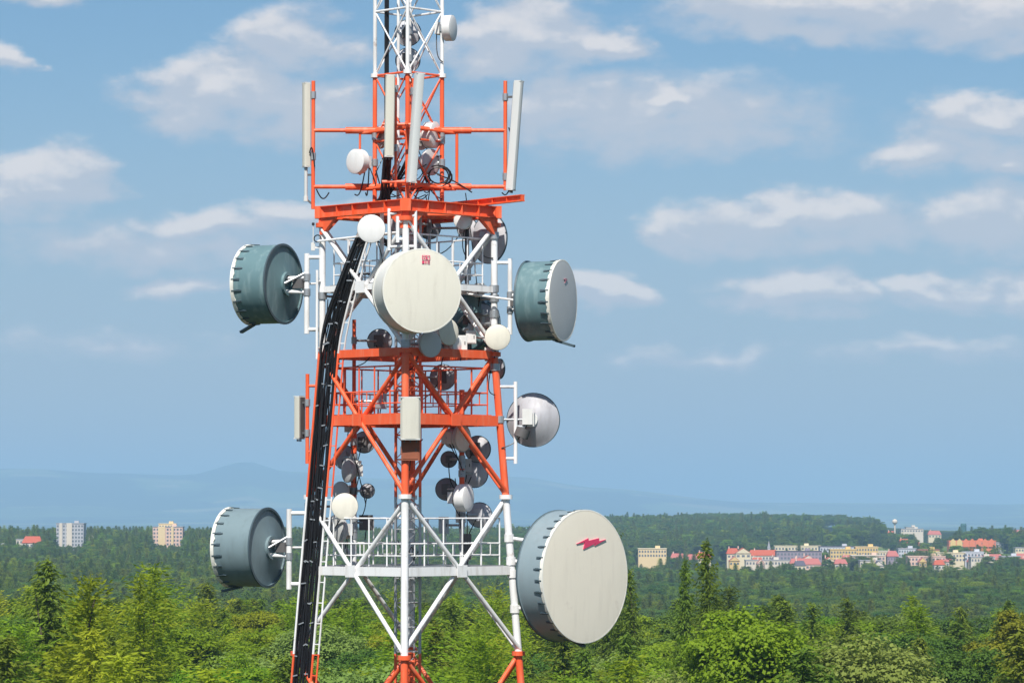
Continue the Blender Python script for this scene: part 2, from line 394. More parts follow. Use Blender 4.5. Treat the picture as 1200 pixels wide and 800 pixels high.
# central climbing shaft
for (z1, z0, m) in [(Z235, Z415, 'galvanised'), (Z415, Z582, 'red_paint'), (Z582, Z765, 'galvanised'), (Z765, gl - .1, 'red_paint')]:
    S4 = [(-.31, -.26), (.31, -.26), (.31, .26), (-.31, .26)]
    for (u, v) in S4: MB().tube(tl(u, v, z1), tl(u, v, z0), .03, 8).build('shaft_rail', m, tower, True)
    z = z1 - .2; zig = 0
    while z > max(z0, 12):
        rb = MB()
        for i in range(4):
            a, b = S4[i], S4[(i + 1) % 4]; rb.tube(tl(*a, z), tl(*b, z), .016, 6)
            rb.tube(tl(*(a if zig else b), z), tl(*(b if zig else a), z - .62), .012, 5)
        rb.build('shaft_lacing', m, tower); z -= .62; zig ^= 1
    z = z1
    lad = MB()
    while z > max(z0, 12): lad.tube(tl(-.16, -.2, z), tl(.16, -.2, z), .013, 6); z -= .3
    for u in (-.16, .16): lad.tube(tl(u, -.2, z1), tl(u, -.2, max(z0, 12)), .02, 6)
    lad.build('climbing_ladder', m, tower)
# heavy ring of I-beams under the mast
def ibeam(mb, p0, p1, w, h, t=.02):
    up = Vector((0, 0, 1)); mb.beam(p0, p1, t, h - 2 * t)
    mb.beam(p0 + up * (h / 2 - t / 2), p1 + up * (h / 2 - t / 2), w, t); mb.beam(p0 - up * (h / 2 - t / 2), p1 - up * (h / 2 - t / 2), w, t)
    n_ = max(2, int((p1 - p0).length / .55)); tt = (p1 - p0).normalized(); sdv = tt.cross(up).normalized()
    for q in range(n_ + 1):
        mb.box(p0.lerp(p1, (q + .02) / (n_ + .04)), tt * .008, sdv * (w / 2 - .012), up * (h / 2 - t - .002))
zr = zt(249); hR = hd(zr) + .06; RH = .30
RC = [tl(*[(-hR, 0), (0, hR), (hR, 0), (0, -hR)][i], zr) for i in range(4)]
for i in range(4):
    a, b = RC[i], RC[(i + 1) % 4]; dr = (b - a).normalized()
    mb = MB(); ibeam(mb, a + dr * .10, b - dr * .10, .2, RH); mb.build('ring_beam', 'red_paint', tower)
    mb = MB().box(a - Vector((0, 0, .0)), (.13, 0, 0), (0, .13, 0), (0, 0, RH / 2 + .004)); mb.build('corner_block', 'red_paint', tower)
    for dd in (dr, (RC[i - 1] - a).normalized()):           # haunch brackets down to the legs
        zl = Vector((0, 0, zr - RH / 2 - .002)); top = Vector((a.x, a.y, zl.z)); nrm = dd.cross(Vector((0, 0, 1))) * .05
        A_, B_, C_ = top + dd * .04, top + dd * .62, top + dd * .04 - Vector((0, 0, .42)); C2 = C_ + dd * .1
        mb = MB(); mb.add([A_ + nrm, B_ + nrm, C2 + nrm, C_ + nrm, A_ - nrm, B_ - nrm, C2 - nrm, C_ - nrm], [(0, 3, 2, 1), (4, 5, 6, 7), (0, 1, 5, 4), (1, 2, 6, 5), (2, 3, 7, 6), (3, 0, 4, 7)])
        mb.build('haunch_bracket', 'red_paint', tower)
    MB().box((leg(i, zr - RH / 2 - .004) + leg(i, Z262 + .06)) / 2, (.09, 0, 0), (0, .09, 0), (0, 0, (zr - RH / 2 - .004 - Z262 - .06) / 2)).build('leg_head', 'red_paint', tower)
for (p, q) in ((RC[0], RC[2]), (RC[1], RC[3])):             # cross beams carrying the mast
    dr = (q - p).normalized(); off = Vector((0, 0, .0 if p is RC[0] else -.004))
    for sgn in ((-1, 1) if p is RC[0] else (0,)):
        mb = MB(); sd2 = dr.cross(Vector((0, 0, 1))) * .45 * sgn
        pa, pb = p + dr * (.55 if sgn else .2) + sd2, q - dr * (.55 if sgn else .2) + sd2
        mb.beam(pa + off, pb + off, .16, .24); mb.build('cross_beam', 'red_paint', tower)
mb = MB(); zo = zr + RH / 2 + .09
ibeam(mb, tl(.35, -1.7, zo), tl(2.92, 1.5, zo), .14, .17); mb.build('outrigger_beam', 'red_paint', tower)
# slim upper mast
hm = 39.5 / PXM
zm0, z89, ztop = zr + RH / 2 - .02, zt(89), zt(-210)
def mleg(i, z): return leg(i, z, hm)
for (z1, z0, m, r) in ((z89, zm0, 'red_paint', .058), (ztop, z89, 'white_paint', .05)):
    for i in range(4):
        MB().tube(mleg(i, z0), mleg(i, z1), r, 12).build('mast_leg', m, tower, True)
        MB().tube(mleg(i, z89 - .05), mleg(i, z89 + .05), .11, 12).build('mast_flange', 'white_paint', tower, True) if m == 'white_paint' else None
    nb = 2 if m == 'red_paint' else 4
    dz = (z1 - z0) / nb
    for q in range(nb):
        za, zb = z0 + dz * q, z0 + dz * (q + 1)
        for i in range(4):
            j = (i + 1) % 4
            MB().tube(mleg(i, za), mleg(j, zb), .022, 6).build('mast_brace', m, tower, True)
            MB().tube(mleg(j, za), mleg(i, zb), .022, 6).build('mast_brace', m, tower, True)
            MB().tube(mleg(i, zb), mleg(j, zb), .028, 6).build('mast_ring', m, tower, True)
MB().tube(tl(-.26, .1, zm0), tl(-.26, .1, ztop), .04, 8).build('mast_inner_pole', 'white_paint', tower, True)
# side frames for the panel antennas
ZA, ZB = zt(153), zt(219)
UL, UR = (366 - 478) / PXM, (592 - 478) / PXM
for (u, sgn) in ((UL, -1), (UR, 1)):
    for z in (ZA, ZB):
        MB().tube(tl(sgn * hm, 0, z), tl(u, 0, z), .05, 10).build('side_arm', 'red_paint', tower, True)
        MB().tube(tl(sgn * hm * .4, 0, z), tl(sgn * (hm + .75), 0, z), .085, 12).build('arm_sleeve', 'red_paint', tower, True)
        for i in (0, 1, 2, 3): MB().tube(mleg(i, z), tl(sgn * (hm + .35), 0, z - .07), .03, 6).build('arm_stay', 'red_paint', tower, True)
    MB().tube(tl(u, 0, zt(245 if sgn < 0 else 223)), tl(u, 0, zt(95)), .05, 10).build('antenna_pole', 'red_paint', tower, True)
MB().tube(tl(57 / PXM, 0, ZA), tl(57 / PXM, 0, ZB), .04, 8).build('arm_tie', 'red_paint', tower, True)
MB().tube(tl(-57 / PXM, 0, ZA), tl(-57 / PXM, 0, zt(205)), .03, 8).build('arm_tie', 'red_paint', tower, True)
for i in range(4):
    for z in (ZA, ZB):
        MB().tube(mleg(i, z), mleg((i + 1) % 4, z), .06, 8).build('mast_ring', 'red_paint', tower, True)
for z in (ZA, ZB):
    MB().tube(tl(0, hm, z), tl(0, hm + .95, z), .045, 8).build('front_arm', 'red_paint', tower, True)
    MB().tube(tl(-.62, hm + .55, z), tl(.32, hm + .55, z), .04, 8).build('front_arm', 'red_paint', tower, True)
# vertical mounting poles (u, v, top, bottom, radius, material)
POLES = [(-1.42, -.95, zt(497), Z582, .075, 'red_paint'), (-1.42, -.95, Z582, zt(668), .075, 'white_paint'), (-1.42, -.95, zt(372), zt(497), .05, 'red_paint'),
         (1.36, -.95, zt(455), Z582, .07, 'red_paint'), (1.36, -.95, Z582, zt(668), .06, 'white_paint'), (1.5, .1, zt(255), zt(342), .055, 'black_plastic'),
         (.85, .9, zt(342), zt(415), .05, 'dark_steel'), (-.62, 1.42, zt(250), zt(342), .05, 'white_paint'), (.5, -1.5, zt(235), zt(342), .045, 'galvanised')]
for (u, v, a, b, r, m) in POLES: MB().tube(tl(u, v, b), tl(u, v, a), r, 10).build('mounting_pole', m, tower, True)
for (u, v, a, b) in ((-.42, 1.95, 252, 300), (.24, 2.1, 255, 300), (-.2, 2.25, 262, 292)):
    MB().tube(tl(u, v, zt(b)), tl(u, v, zt(a)), .045, 10).build('mounting_pole', 'white_paint', tower, True)
    for y in (a + 6, b - 4): MB().tube(tl(u, v, zt(y)), leg(1, zt(y)), .035, 8).build('standoff_arm', 'white_paint', tower, True)
# bracket poles standing off the legs
def standoff(pxp, y0, y1, legi, ys, r=.07, m='white_paint', v=0.):
    u = (pxp - 478) / PXM
    MB().tube(tl(u, v, zt(y1)), tl(u, v, zt(y0)), r, 12).build('standoff_pole', m, tower, True)
    for y in ys:
        MB().tube(tl(u, v, zt(y)), leg(legi, zt(y)), r * .75, 10).build('standoff_arm', m, tower, True)
    return u
standoff(359, 297, 391, 0, (301.5, 386)); standoff(339, 596, 690, 0, (601, 684)); standoff(597.5, 303, 392, 2, (308, 386), .06)
standoff(604, 447, 543, 2, (453, 537), .05); standoff(360, 438, 543, 0, (452, 529), .05, 'red_paint')
standoff(371.5, 317, 421, 0, (330, 408), .035, 'white_paint', .2)
MB().tube(tl(-2.3, .1, zt(283)), tl(-.2, 1.9, zt(279)), .03, 8).build('guard_rail', 'white_paint', tower, True)
def pole_at(z):                                             # everything a dish can be clamped to at height z
    c = []
    if z > zm0 + .05: c += [(mleg(i, z), .06) for i in range(4)]
    else: c += [(leg(i, z), .1) for i in range(4)]
    for (u, v, a, b, r, m) in POLES:
        if b < z < a: c.append((tl(u, v, z), r))
    return c

# ------------------------------------------------------------------ cable ladder and feeder cables
lt = thing('cable_ladder', 'steep narrow cable ladder climbing beside the left tower leg', 'cable ladder', (TX - 2.6, D - .5, gl))
def lpos(off, z, dv=0.):
    """point on the ladder: off metres right of its left rail"""
    if z <= Z415:
        h = hd(z); return tl(-h + off - .06, .30 + off * .35 + dv, z)
    t_ = (z - Z415) / (zt(268) - Z415); t_ = min(t_, 1.)
    sh = .95 * t_ ** 1.25
    return tl(-hd(z) + off * (1 - .3 * t_) - .06 + sh + .10 * t_, .30 + off * .35 + dv + .75 * t_, z)
segs = [(Z765, gl, 'red_paint'), (Z582, Z765, 'white_paint'), (Z415, Z582, 'red_paint'), (zt(285), Z415, 'white_paint')]
for (z1, z0, m) in segs:
    for off in (.0, .50, .64):
        if z0 == Z415 and off == 0: continue
        if z0 < 1 or True:
            nseg = 7 if z0 == Z415 else 1
            MB().path([lpos(off, z0 + (z1 - z0) * q / nseg, .06) for q in range(nseg + 1)], .03 if off < .6 else .024, 6).build('rail', m, lt)
    z = z0 + .25
    while z < z1:
        if z > 24:
            MB().beam(lpos(-.02, z, -.09), lpos(.52, z, -.09), .03, .035).build('rung', m, lt)
            for q_ in range(rnd.choice((1, 2, 2, 3))):
                s0 = rnd.uniform(0, .36); MB().beam(lpos(s0, z + rnd.uniform(-.04, .04), .06), lpos(s0 + rnd.uniform(.04, .13), z + rnd.uniform(-.04, .04), .06), .02, .03).build('cable_strap', 'galvanised', lt)
            MB().beam(lpos(.50, z, .06), lpos(.64, z, .06), .02, .025).build('rung', m, lt)
        z += .52
cb = thing('feeder_cables', 'thick bundle of black feeder cables running down the cable ladder', 'cables', (TX - 2.6, D - .5, gl))
for q in range(20):
    off = .03 + .43 * ((q % 10) / 9) + rnd.uniform(-.02, .02); lay = (q // 10) * .05 - .03 + rnd.uniform(-.02, .02); r = rnd.choice((.013, .02, .028, .034))
    pts = []; ph = rnd.uniform(0, 6); zend = zt(rnd.choice((277, 277, 277, 292, 330)))
    z = gl + .1
    while z < zend:
        wob = (.016 + (.03 if z > Z415 else 0)) * math.sin(z * 1.7 + ph) + .01 * math.sin(z * 4.1 + 2 * ph)
        pts.append(lpos(off + wob, z, lay)); z += .6 if z < 25 else .22
    p = pts[-1].copy()
    if zend > zt(280):                                       # on up through the ring into the mast
        tgt = tl(-.62 + (q % 5) * .028, .18 + (q // 10) * .05, zt(232))
        for s_ in (.2, .4, .6, .8, 1.): pts.append(p.lerp(tgt, s_) + Vector((0, 0, .25 * math.sin(s_ * 3.14))))
        if q % 2 == 0: pts += [tl(-.58 + (q % 3) * .03, .2 + (q % 2) * .04, zt(yy)) for yy in (200, 150, 90, 20, -60, -200)]
        else: pts += [tl(-.55 + (q % 7) * .05, .3, zt(215)), tl(-.4 + (q % 7) * .07, .5, zt(200 - 3 * (q % 4)))]
    else: pts += [p + Vector((.12, .15, .2)), p + Vector((.45 + .1 * (q % 3), .3, .22)), p + Vector((.9, .5, .0))]
    MB().path(pts, r, 6).build('cable', 'black_cable', cb)
# loose jumper cables
def hang(name_parent, a, b, sag, r=.014):
    pts = [a.lerp(b, q / 8) - Vector((0, 0, sag * math.sin(math.pi * q / 8))) for q in range(9)]
    MB().path(pts, r, 5).build('cable', 'black_cable', name_parent)
jm = thing('jumper_cables', 'loose black jumper cables looping around the mast foot and platforms', 'cables', tuple(tl(0, 0, zr)))
for k in range(30):
    z = zt(rnd.choice((215, 222, 228, 205, 200, 352, 358, 505, 640)))
    w = .7 if z > zr else .45
    hang(jm, tl(rnd.uniform(-w, w), rnd.uniform(-w, w) * .8, z), tl(rnd.uniform(-w, w), rnd.uniform(-w, w) * .8, z + rnd.uniform(-.25, .25)), rnd.uniform(.05, .3))
for (a, b, c, d_) in ((545, 225, 560, 345), (378, 352, 381, 425), (399, 360, 386, 430), (383, 350, 379, 420), (388, 345, 384, 420), (392, 350, 391, 425), (400, 352, 396, 430), (410, 520, 428, 590), (533, 560, 545, 665), (547, 600, 548, 668)):
    hang(jm, tl((a - 478) / PXM, -.3, zt(b)), tl((c - 478) / PXM, -.3, zt(d_)), -.05)

for k in range(14):                                         # tails of the panel antennas and the coil at the mast foot
    u0 = (456 - 478) / PXM + rnd.uniform(-.1, .1); v0 = hm + rnd.uniform(.35, .9)
    hang(jm, tl(u0, v0, zt(184)), tl(u0 + rnd.uniform(-.2, .1), .5 + rnd.uniform(-.2, .2), zt(236)), rnd.uniform(-.05, .12), rnd.choice((.014, .02, .026)))
for k in range(6):
    cc = tl((514 - 478) / PXM + rnd.uniform(-.05, .05), rnd.uniform(-.2, .4), zt(207)); rr = rnd.uniform(.22, .34)
    MB().path([cc + Vector((rr * math.cos(q * .42 + k), rnd.uniform(-.02, .02), rr * .8 * math.sin(q * .42 + k))) for q in range(15)], .017, 5).build('cable', 'black_cable', jm)
for (a, b, c, d_, sg) in ((432, 196, 428, 226, .35), (428, 195, 415, 228, .3), (512, 205, 553, 226, -.05), (597, 222, 588, 226, .1), (362, 180, 368, 196, -.3), (604, 160, 596, 150, .1), (370, 222, 385, 226, .2), (440, 200, 452, 232, .1)):
    hang(jm, tl((a - 478) / PXM, .1, zt(b)), tl((c - 478) / PXM, .1, zt(d_)), sg, .018)

# ------------------------------------------------------------------ dishes
def frame(yaw, tilt=0.):
    y_ = math.radians(yaw); n_ = Vector((math.sin(y_) * math.cos(tilt), -math.cos(y_) * math.cos(tilt), math.sin(tilt)))
    rt = Vector((0, 0, 1)).cross(n_).normalized()            # to the right, seen from in front of the dish
    return n_, rt, n_.cross(rt)
def clamp(parent, p, r):
    MB().tube(p - Vector((0, 0, .09)), p + Vector((0, 0, .09)), r + .022, 10).build('pole_clamp', 'galvanised', parent, True)
def drum(px, py, v, hpx, yaw, L, label, shroud, radome, band, mount=None, logo=None, strut=None, tilt=0.):
    C = at(px, py, D - v); R = hpx / 2 * (D - v) / F; n_, rt, up = frame(yaw, tilt)
    o = thing('drum_antenna', label, 'dish antenna', tuple(C - n_ * L), None)
    MB().lathe([(R - .012, 0), (R, 0), (R, -L + .02), (R + .022, -L + .02), (R + .022, -L - .03), (R - .012, -L - .03), (R - .012, 0)], C, n_, 56).build('shroud', shroud, o, True)
    MB().lathe([(R - .03, -L - .03), (R - .03, -L + .015), (R * .62, -L - .02), (R * .30, -L - .10), (R * .30, -L - .17), (R * .22, -L - .17), (R * .22, -L - .08), (0, -L - .08)], C, n_, 48).build('back_plate', shroud, o, True)
    MB().lathe([(R + .024, -L + .012), (R + .03, -L - .034), (R - .03, -L - .038), (R - .032, -L - .012)], C, n_, 56).build('rear_rim', 'dark_rim' if shroud != 'shroud_cream' else shroud, o, True)
    rd = MB().lathe([(0, .045), (R * .5, .036), (R * .9, .018), (R + .006, .004), (R + .006, -.01)], C, n_, 64).build('radome', radome, o, True)
    bm = MB(); nn = 84; prof = []
    for i in range(nn):
        a = 2 * math.pi * i / nn; dirv = rt * math.cos(a) + up * math.sin(a)
        w = .085 + .03 * math.sin(i * 2.6) * (i % 3 == 0) + rnd.uniform(-.006, .006)
        prof += [C + dirv * (R + .004) + n_ * .008, C + dirv * (R + .034) + n_ * .004, C + dirv * (R + .03) - n_ * w, C + dirv * (R + .003) - n_ * w]
    bm.add(prof, [(4 * i + k, 4 * i + (k + 1) % 4, 4 * ((i + 1) % nn) + (k + 1) % 4, 4 * ((i + 1) % nn) + k) for i in range(nn) for k in range(4)])
    bm.build('radome_band', band, o)
    if shroud != 'shroud_cream':
        nc = max(22, int(R * 22)); ck = MB()
        for i in range(nc):
            a = 2 * math.pi * (i + .3) / nc; dirv = rt * math.cos(a) + up * math.sin(a); tg = n_.cross(dirv)
            ck.beam(C + dirv * (R + .03) - n_ * .03, C + dirv * (R + .010) - n_ * (.26 + .05 * (i % 2)), .03, .022, dirv)
            ck.beam(C + dirv * (R + .012) - n_ * .16, C + dirv * (R + .010) - n_ * .26, .055, .02, dirv)
        k_ = ck.build('hook_clips', 'dark_rim', o); k_['kind'] = 'stuff'
    back = C - n_ * (L + .1)
    if strut: MB().beam(C - n_ * strut[0] - up * (R + .01), C - n_ * strut[1] - up * (R + strut[2]), .14, .06).build('lower_strut', 'dark_rim', o)
    if mount is not None:
        M_ = tl(mount[0], mount[1], C.z); mr = mount[2]
        for dz in (.16, -.22):
            p = Vector((M_.x, M_.y, M_.z + dz)); q = back + up * dz * .9
            MB().tube(q, p, .05, 10).build('hub_arm', 'white_paint', o, True); clamp(o, p, mr)
        MB().tube(back + rt * R * .22 - n_ * .06, M_ + Vector((0, 0, .3)), .03, 8).build('hub_stay', 'galvanised', o, True)
        MB().box(M_ + (back - M_) * .4, n_ * .13, rt * .09, up * .12).build('feed_housing', 'dark_steel', o)
        if len(mount) > 3:
            tgt = mount[3]; MB().tube(back - rt * R * .22 - n_ * .05, tgt, .028, 8).build('side_strut', 'white_paint', o, True)
    if logo == 'bolt':
        lg = [(270, 345), (550, 215), (555, 272), (805, 215), (800, 288), (975, 245), (700, 390), (735, 330), (430, 470), (470, 305)]
        c0 = C + up * 38.5 / PXM + rt * 8 / PXM + n_ * .06
        pts = [c0 + rt * ((x - 620) / 20 / .656 / PXM) + up * ((330 - y) / 20 / PXM) for (x, y) in lg]
        pts2 = [p - n_ * .03 for p in pts]; m_ = len(pts)
        MB().add(pts + pts2, [tuple(range(m_))[::-1]] + [(i, (i + 1) % m_, m_ + (i + 1) % m_, m_ + i) for i in range(m_)]).build('lightning_mark', 'logo_red', rd)
    if logo == 'square':
        c0 = C + up * R * .76 + rt * R * .09 + n_ * .045; s_ = R * .105
        q = MB()
        for (x0, x1, y0, y1) in ((-1, 1, .84, 1), (-1, 1, .02, .16), (-1, -.86, .16, .84), (.86, 1, .16, .84), (-.08, .1, .16, .84), (-.62, -.3, .4, .6), (.1, .4, .3, .5), (-1, -.45, -.95, -.3), (-.28, -.1, -.95, -.3), (.1, .28, -.95, -.3), (.45, .95, -.95, -.8), (.45, .95, -.5, -.3)):
            q.box(c0 + rt * s_ * (x0 + x1) / 2 + up * s_ * (y0 + y1) / 2, rt * s_ * (x1 - x0) / 2, up * s_ * (y1 - y0) / 2, n_ * .004)
        q.build('square_mark', 'logo_red', rd)
    if logo == 'dash':
        c0 = C + up * R * .5 + rt * R * .05 + n_ * .055; s_ = R * .12
        pts = [c0 + rt * x * s_ + up * y * s_ for (x, y) in ((-1, .3), (.2, .5), (1.1, .35), (.3, -.05), (-.5, -.5), (-.35, -.05))]
        pts2 = [p - n_ * .03 for p in pts]; m_ = 6
        MB().add(pts + pts2, [tuple(range(m_))[::-1]] + [(i, (i + 1) % m_, m_ + (i + 1) % m_, m_ + i) for i in range(m_)]).build('printed_mark', 'logo_faded', rd)
    return o
drum(293, 334, -.55, 92, -115.5, .97, 'teal drum antenna pointing left, bolted to the upper white section', 'shroud_teal', 'radome_cream', 'radome_band', ((359 - 478) / PXM, 0, .07, leg(0, zt(332))), strut=(.12, -.26, .2))
drum(269, 641, -.55, 91, -114, 1.08, 'slate grey drum antenna pointing left beside the lower platform', 'shroud_slate', 'radome_cream', 'radome_band', ((339 - 478) / PXM, 0, .07, leg(0, zt(641)) + Vector((.5, -.4, 0))), strut=(.35, -.2, .12))
drum(660, 352, .45, 93, 69, .93, 'teal drum antenna pointing right with narrow grey face, on upper white section', 'shroud_teal', 'radome_grey', 'radome_band', ((597.5 - 478) / PXM, 0, .06, leg(2, zt(345)) - Vector((.7, .3, 0))), logo='dash', strut=(.2, -.3, .16))
drum(494.5, 340.5, 3.0, 96, 23, .72, 'cream drum antenna facing forward with red square mark, on front leg', 'shroud_cream', 'radome_cream', 'radome_band', (0, 101 / PXM, .09), logo='square')
drum(686, 675, .75, 153, 49, .84, 'largest drum antenna, pale face with red lightning mark', 'shroud_blue', 'radome_warm', 'radome_band', None, logo='bolt', strut=(.3, .05, .1))
bigd = [o for o in bpy.data.objects if o.get('label', '').startswith('largest')][0]
C = at(686, 675, D - .75); n_, rt, up = frame(49); bk = C - n_ * .96
for (y, dz) in ((630, .75), (657, .3), (672, -.1), (713, -.75)):
    p = leg(2, zt(y)); q = bk + up * (zt(y) - bk.z) * .8 + n_ * (.02 if abs(dz) < .5 else .12)
    MB().tube(p, q, .05 if abs(dz) > .2 else .035, 10).build('hub_arm', 'white_paint', bigd, True)
    MB().tube(p - Vector((0, 0, .1)), p + Vector((0, 0, .1)), .125, 12).build('pole_clamp', 'white_paint', bigd, True)
def nearest(C):
    return min(pole_at(C.z), key=lambda c: (c[0] - C).length)
def hook(o, C, back, n_):
    p, r = nearest(back)
    MB().tube(back, p, .032, 8).build('mount_arm', 'galvanised', o, True); clamp(o, p, r)
    ln = rnd.uniform(.5, 1.0); e = p + Vector((rnd.uniform(-.05, .05), -r - .02, -ln)); sg = Vector((rnd.uniform(-.12, .12), rnd.uniform(-.1, .02), -rnd.uniform(.12, .3)))
    MB().path([back.lerp(e, k / 8) + sg * math.sin(math.pi * k / 8) for k in range(9)], .014, 5).build('cable', 'black_cable', o)
def small(px, py, v, hpx, yaw, label, face='radome_white', body='radome_white', depth=.36, radio='box_white', tilt=0.):
    """covered dish: flat radome, shallow body tapering to a radio unit"""
    C = at(px, py, D - v); R = hpx / 2 * (D - v) / F; n_, rt, up = frame(yaw, tilt); d_ = R * depth * 2
    o = thing('covered_dish', label, 'dish antenna', tuple(C))
    MB().lathe([(0, .02 + R * .05), (R * .7, .015 + R * .03), (R * .97, .004), (R, 0), (R, -.02)], C, n_, 40).build('radome', face, o, True)
    MB().lathe([(R + .006, -.005), (R + .006, -.03), *(((R, -d_ * .75), (R * .9, -d_ * .84), (R * .34, -d_)) if depth >= .42 else ((R * .97, -d_ * .45), (R * .72, -d_ * .8), (R * .34, -d_))), (R * .34, -d_ - .05), (0, -d_ - .05)], C, n_, 40).build('body', body, o, True)
    rb = C - n_ * (d_ + .12)
    MB().box(rb, n_ * .065, rt * min(.13, R * .6), up * min(.15, R * .65)).build('radio_unit', radio, o)
    hook(o, C, rb - n_ * .05, n_)
    return o
def openback(px, py, v, hpx, yaw, label, shell='reflector_grey', radio='dark_steel', tilt=0., rim='dark_rim'):
    """solid parabolic reflector, seen mostly from behind"""
    C = at(px, py, D - v); R = hpx / 2 * (D - v) / F; n_, rt, up = frame(yaw, tilt); dp = R * .42
    o = thing('parabolic_dish', label, 'dish antenna', tuple(C))
    pr = [(R * q / 8, -dp * (1 - (q / 8) ** 2)) for q in range(9)]
    MB().lathe(pr + [(R + .012, .0), (R + .012, -.025), (R, -.03)] + [(r_ * .995, h_ - .022) for r_, h_ in pr[::-1][1:]], C, n_, 44).build('reflector', shell, o, True)
    MB().lathe([(R + .004, .012), (R + .022, .008), (R + .022, -.035), (R + .004, -.03)], C, n_, 44).build('rim', rim, o, True)
    fd = C - n_ * dp
    MB().tube(fd, fd + n_ * dp * 1.1, .022, 8).build('feed', 'galvanised', o, True)
    rb = C - n_ * (dp + .12)
    MB().lathe([(R * .28, -dp * .9 - .02), (R * .26, -dp - .05), (0, -dp - .05)], C, n_, 24).build('hub', radio, o, True)
    MB().box(rb - n_ * .02, n_ * .08, rt * min(.12, R * .42), up * min(.17, R * .5)).build('radio_unit', radio, o)
    hook(o, C, rb - n_ * .05, n_)
    return o
small(435, 268, 1.95, 33, -4, 'white round dish face above the cable bundle, below the red ring', depth=.3)
small(583, 395, .5, 30, 3, 'cream round dish face low on the right leg of upper white section', 'radome_cream', 'radome_cream')
small(404, 593, .75, 31, -2, 'cream round dish face by the cables at lower platform', 'radome_cream', 'radome_cream')
small(542, 258, .55, 21, -12, 'tiny white drum dish on black pole under the red ring', depth=.5)
small(505, 403, 1.9, 31, 38, 'grey oval dish face just below the cream front drum', 'radome_grey', 'radome_grey')
small(526, 389, 1.25, 31, 44, 'cream oval dish face tucked behind the cream front drum', 'radome_cream', 'box_white')
small(543, 513, -.5, 31, 54, 'pale oval dish face turned right beneath the red cross beam', 'radome_cream', 'radome_grey')
small(531, 513, -1.3, 24, 150, 'light grey small dish behind the oval one under red beam', 'radome_grey', 'reflector_pale')
small(406, 551, -.35, 28, -62, 'grey side-on dish with white radio box on the red pole', 'radome_grey', 'reflector_grey', radio='box_white')
small(549, 583, -.15, 32, 66, 'white side-on drum dish pointing right above lower platform', depth=.5)
small(393, 620, -.3, 34, -52, 'grey oval dish face hidden behind the cables at lower platform', 'radome_grey', 'radome_grey')
small(531, 33, 0., 30, 72, 'white drum dish pointing right high on the white mast', depth=.42)
small(416, 189, .35, 29, -42, 'white drum dish turned left at the red mast foot', depth=.45)
small(444, 161, -.2, 27, -60, 'thin grey oval dish beside the flat beige panel on the red mast', 'radome_grey', 'radome_grey')
small(511, 158, .1, 31, 66, 'white conical dish pointing right inside the red mast', depth=.5)
small(506, 190, .15, 31, 52, 'grey-white oval dish below the conical one inside red mast', 'radome_grey', 'radome_white')
small(494, 166, -.3, 20, 150, 'small pale dish behind the mast centre leg', 'radome_grey', 'reflector_pale')
openback(574, 280, -1.1, 57, 135, 'big pale dish seen from behind above the upper platform, right side', 'reflector_pale', 'reflector_pale')
openback(625, 492, -.55, 62, 168, 'big grey dish seen from behind on white bracket pole', 'reflector_grey', 'box_white')
openback(445, 400, -1.5, 28, 176, 'dark round dish seen from behind left of cream front drum', 'reflector_grey', 'dark_steel')
openback(503, 267, -2.2, 26, 178, 'dark dish seen from behind directly under the red ring', 'reflector_dark', 'dark_steel')
openback(566, 371, -1.3, 30, 160, 'mid grey dish seen from behind the right leg, upper white section', 'reflector_pale', 'radome_grey')
openback(519, 442, -1.9, 29, 176, 'dark grey dish seen from behind inside the red guard rails', 'reflector_grey', 'dark_steel')
openback(560, 526, -1.55, 30, 165, 'dark grey dish seen from behind right of the oval dish', 'reflector_grey', 'dark_steel')
openback(526, 538, -1.5, 18, 180, 'smallest dark dish seen from behind near the right red pole', 'reflector_dark', 'dark_steel')
openback(523.5, 573, -1.5, 25, 178, 'dark dish left of the white drum dish pointing right', 'reflector_dark', 'dark_steel')
openback(556, 555, -1.7, 31, 172, 'lavender grey dish behind the white drum dish, upper one', 'reflector_pale', 'reflector_pale')
openback(562, 603, -1.7, 28, 172, 'lavender grey dish behind the white rails, lower one', 'reflector_pale', 'reflector_pale')
openback(427, 518, -1.6, 24, 172, 'dark dish seen from behind under red beam at left pole', 'reflector_grey', 'dark_steel')
openback(405, 536, -1.5, 27, 165, 'grey dish seen from behind half hidden by red ladder rails', 'reflector_grey', 'reflector_grey')
openback(430.5, 575, -1.4, 16, 180, 'tiny dark dish seen from behind beside the left red pole', 'reflector_dark', 'dark_steel')
openback(478, 39, -1.3, 30, 176, 'upper pale dish seen from behind inside the white mast', 'reflector_pale', 'dark_steel')
openback(478, 71, -1.3, 28, 176, 'lower pale dish seen from behind inside the white mast', 'reflector_pale', 'dark_steel')
openback(586, 432, -1.0, 22, 120, 'small grey dish behind the right red leg near its top', 'reflector_grey', 'dark_steel')
openback(470, 262, -1.2, 27, 170, 'pale dish seen from behind left of the front leg under the red ring', 'reflector_pale', 'reflector_grey')
small(536, 405, .9, 20, 60, 'little white dish among the clutter above the upper red beam', 'radome_white', 'radome_white')
openback(548, 268, -1.6, 24, 160, 'pale dish seen from behind between red ring and upper rails', 'reflector_pale', 'reflector_grey')
small(399, 575, -.9, 22, -30, 'small pale dish behind the cables above the cream round one', 'radome_grey', 'radome_white')
d14 = drum(557, 379, -2.9, 66, 150, .45, 'dark teal drum antenna hidden behind the right leg', 'shroud_teal', 'radome_grey', 'radome_band', (1.6, -.62, .05))
MB().tube(leg(2, zt(379)), tl(1.6, -.62, zt(379)), .045, 8).build('mount_arm', 'galvanised', d14, True)
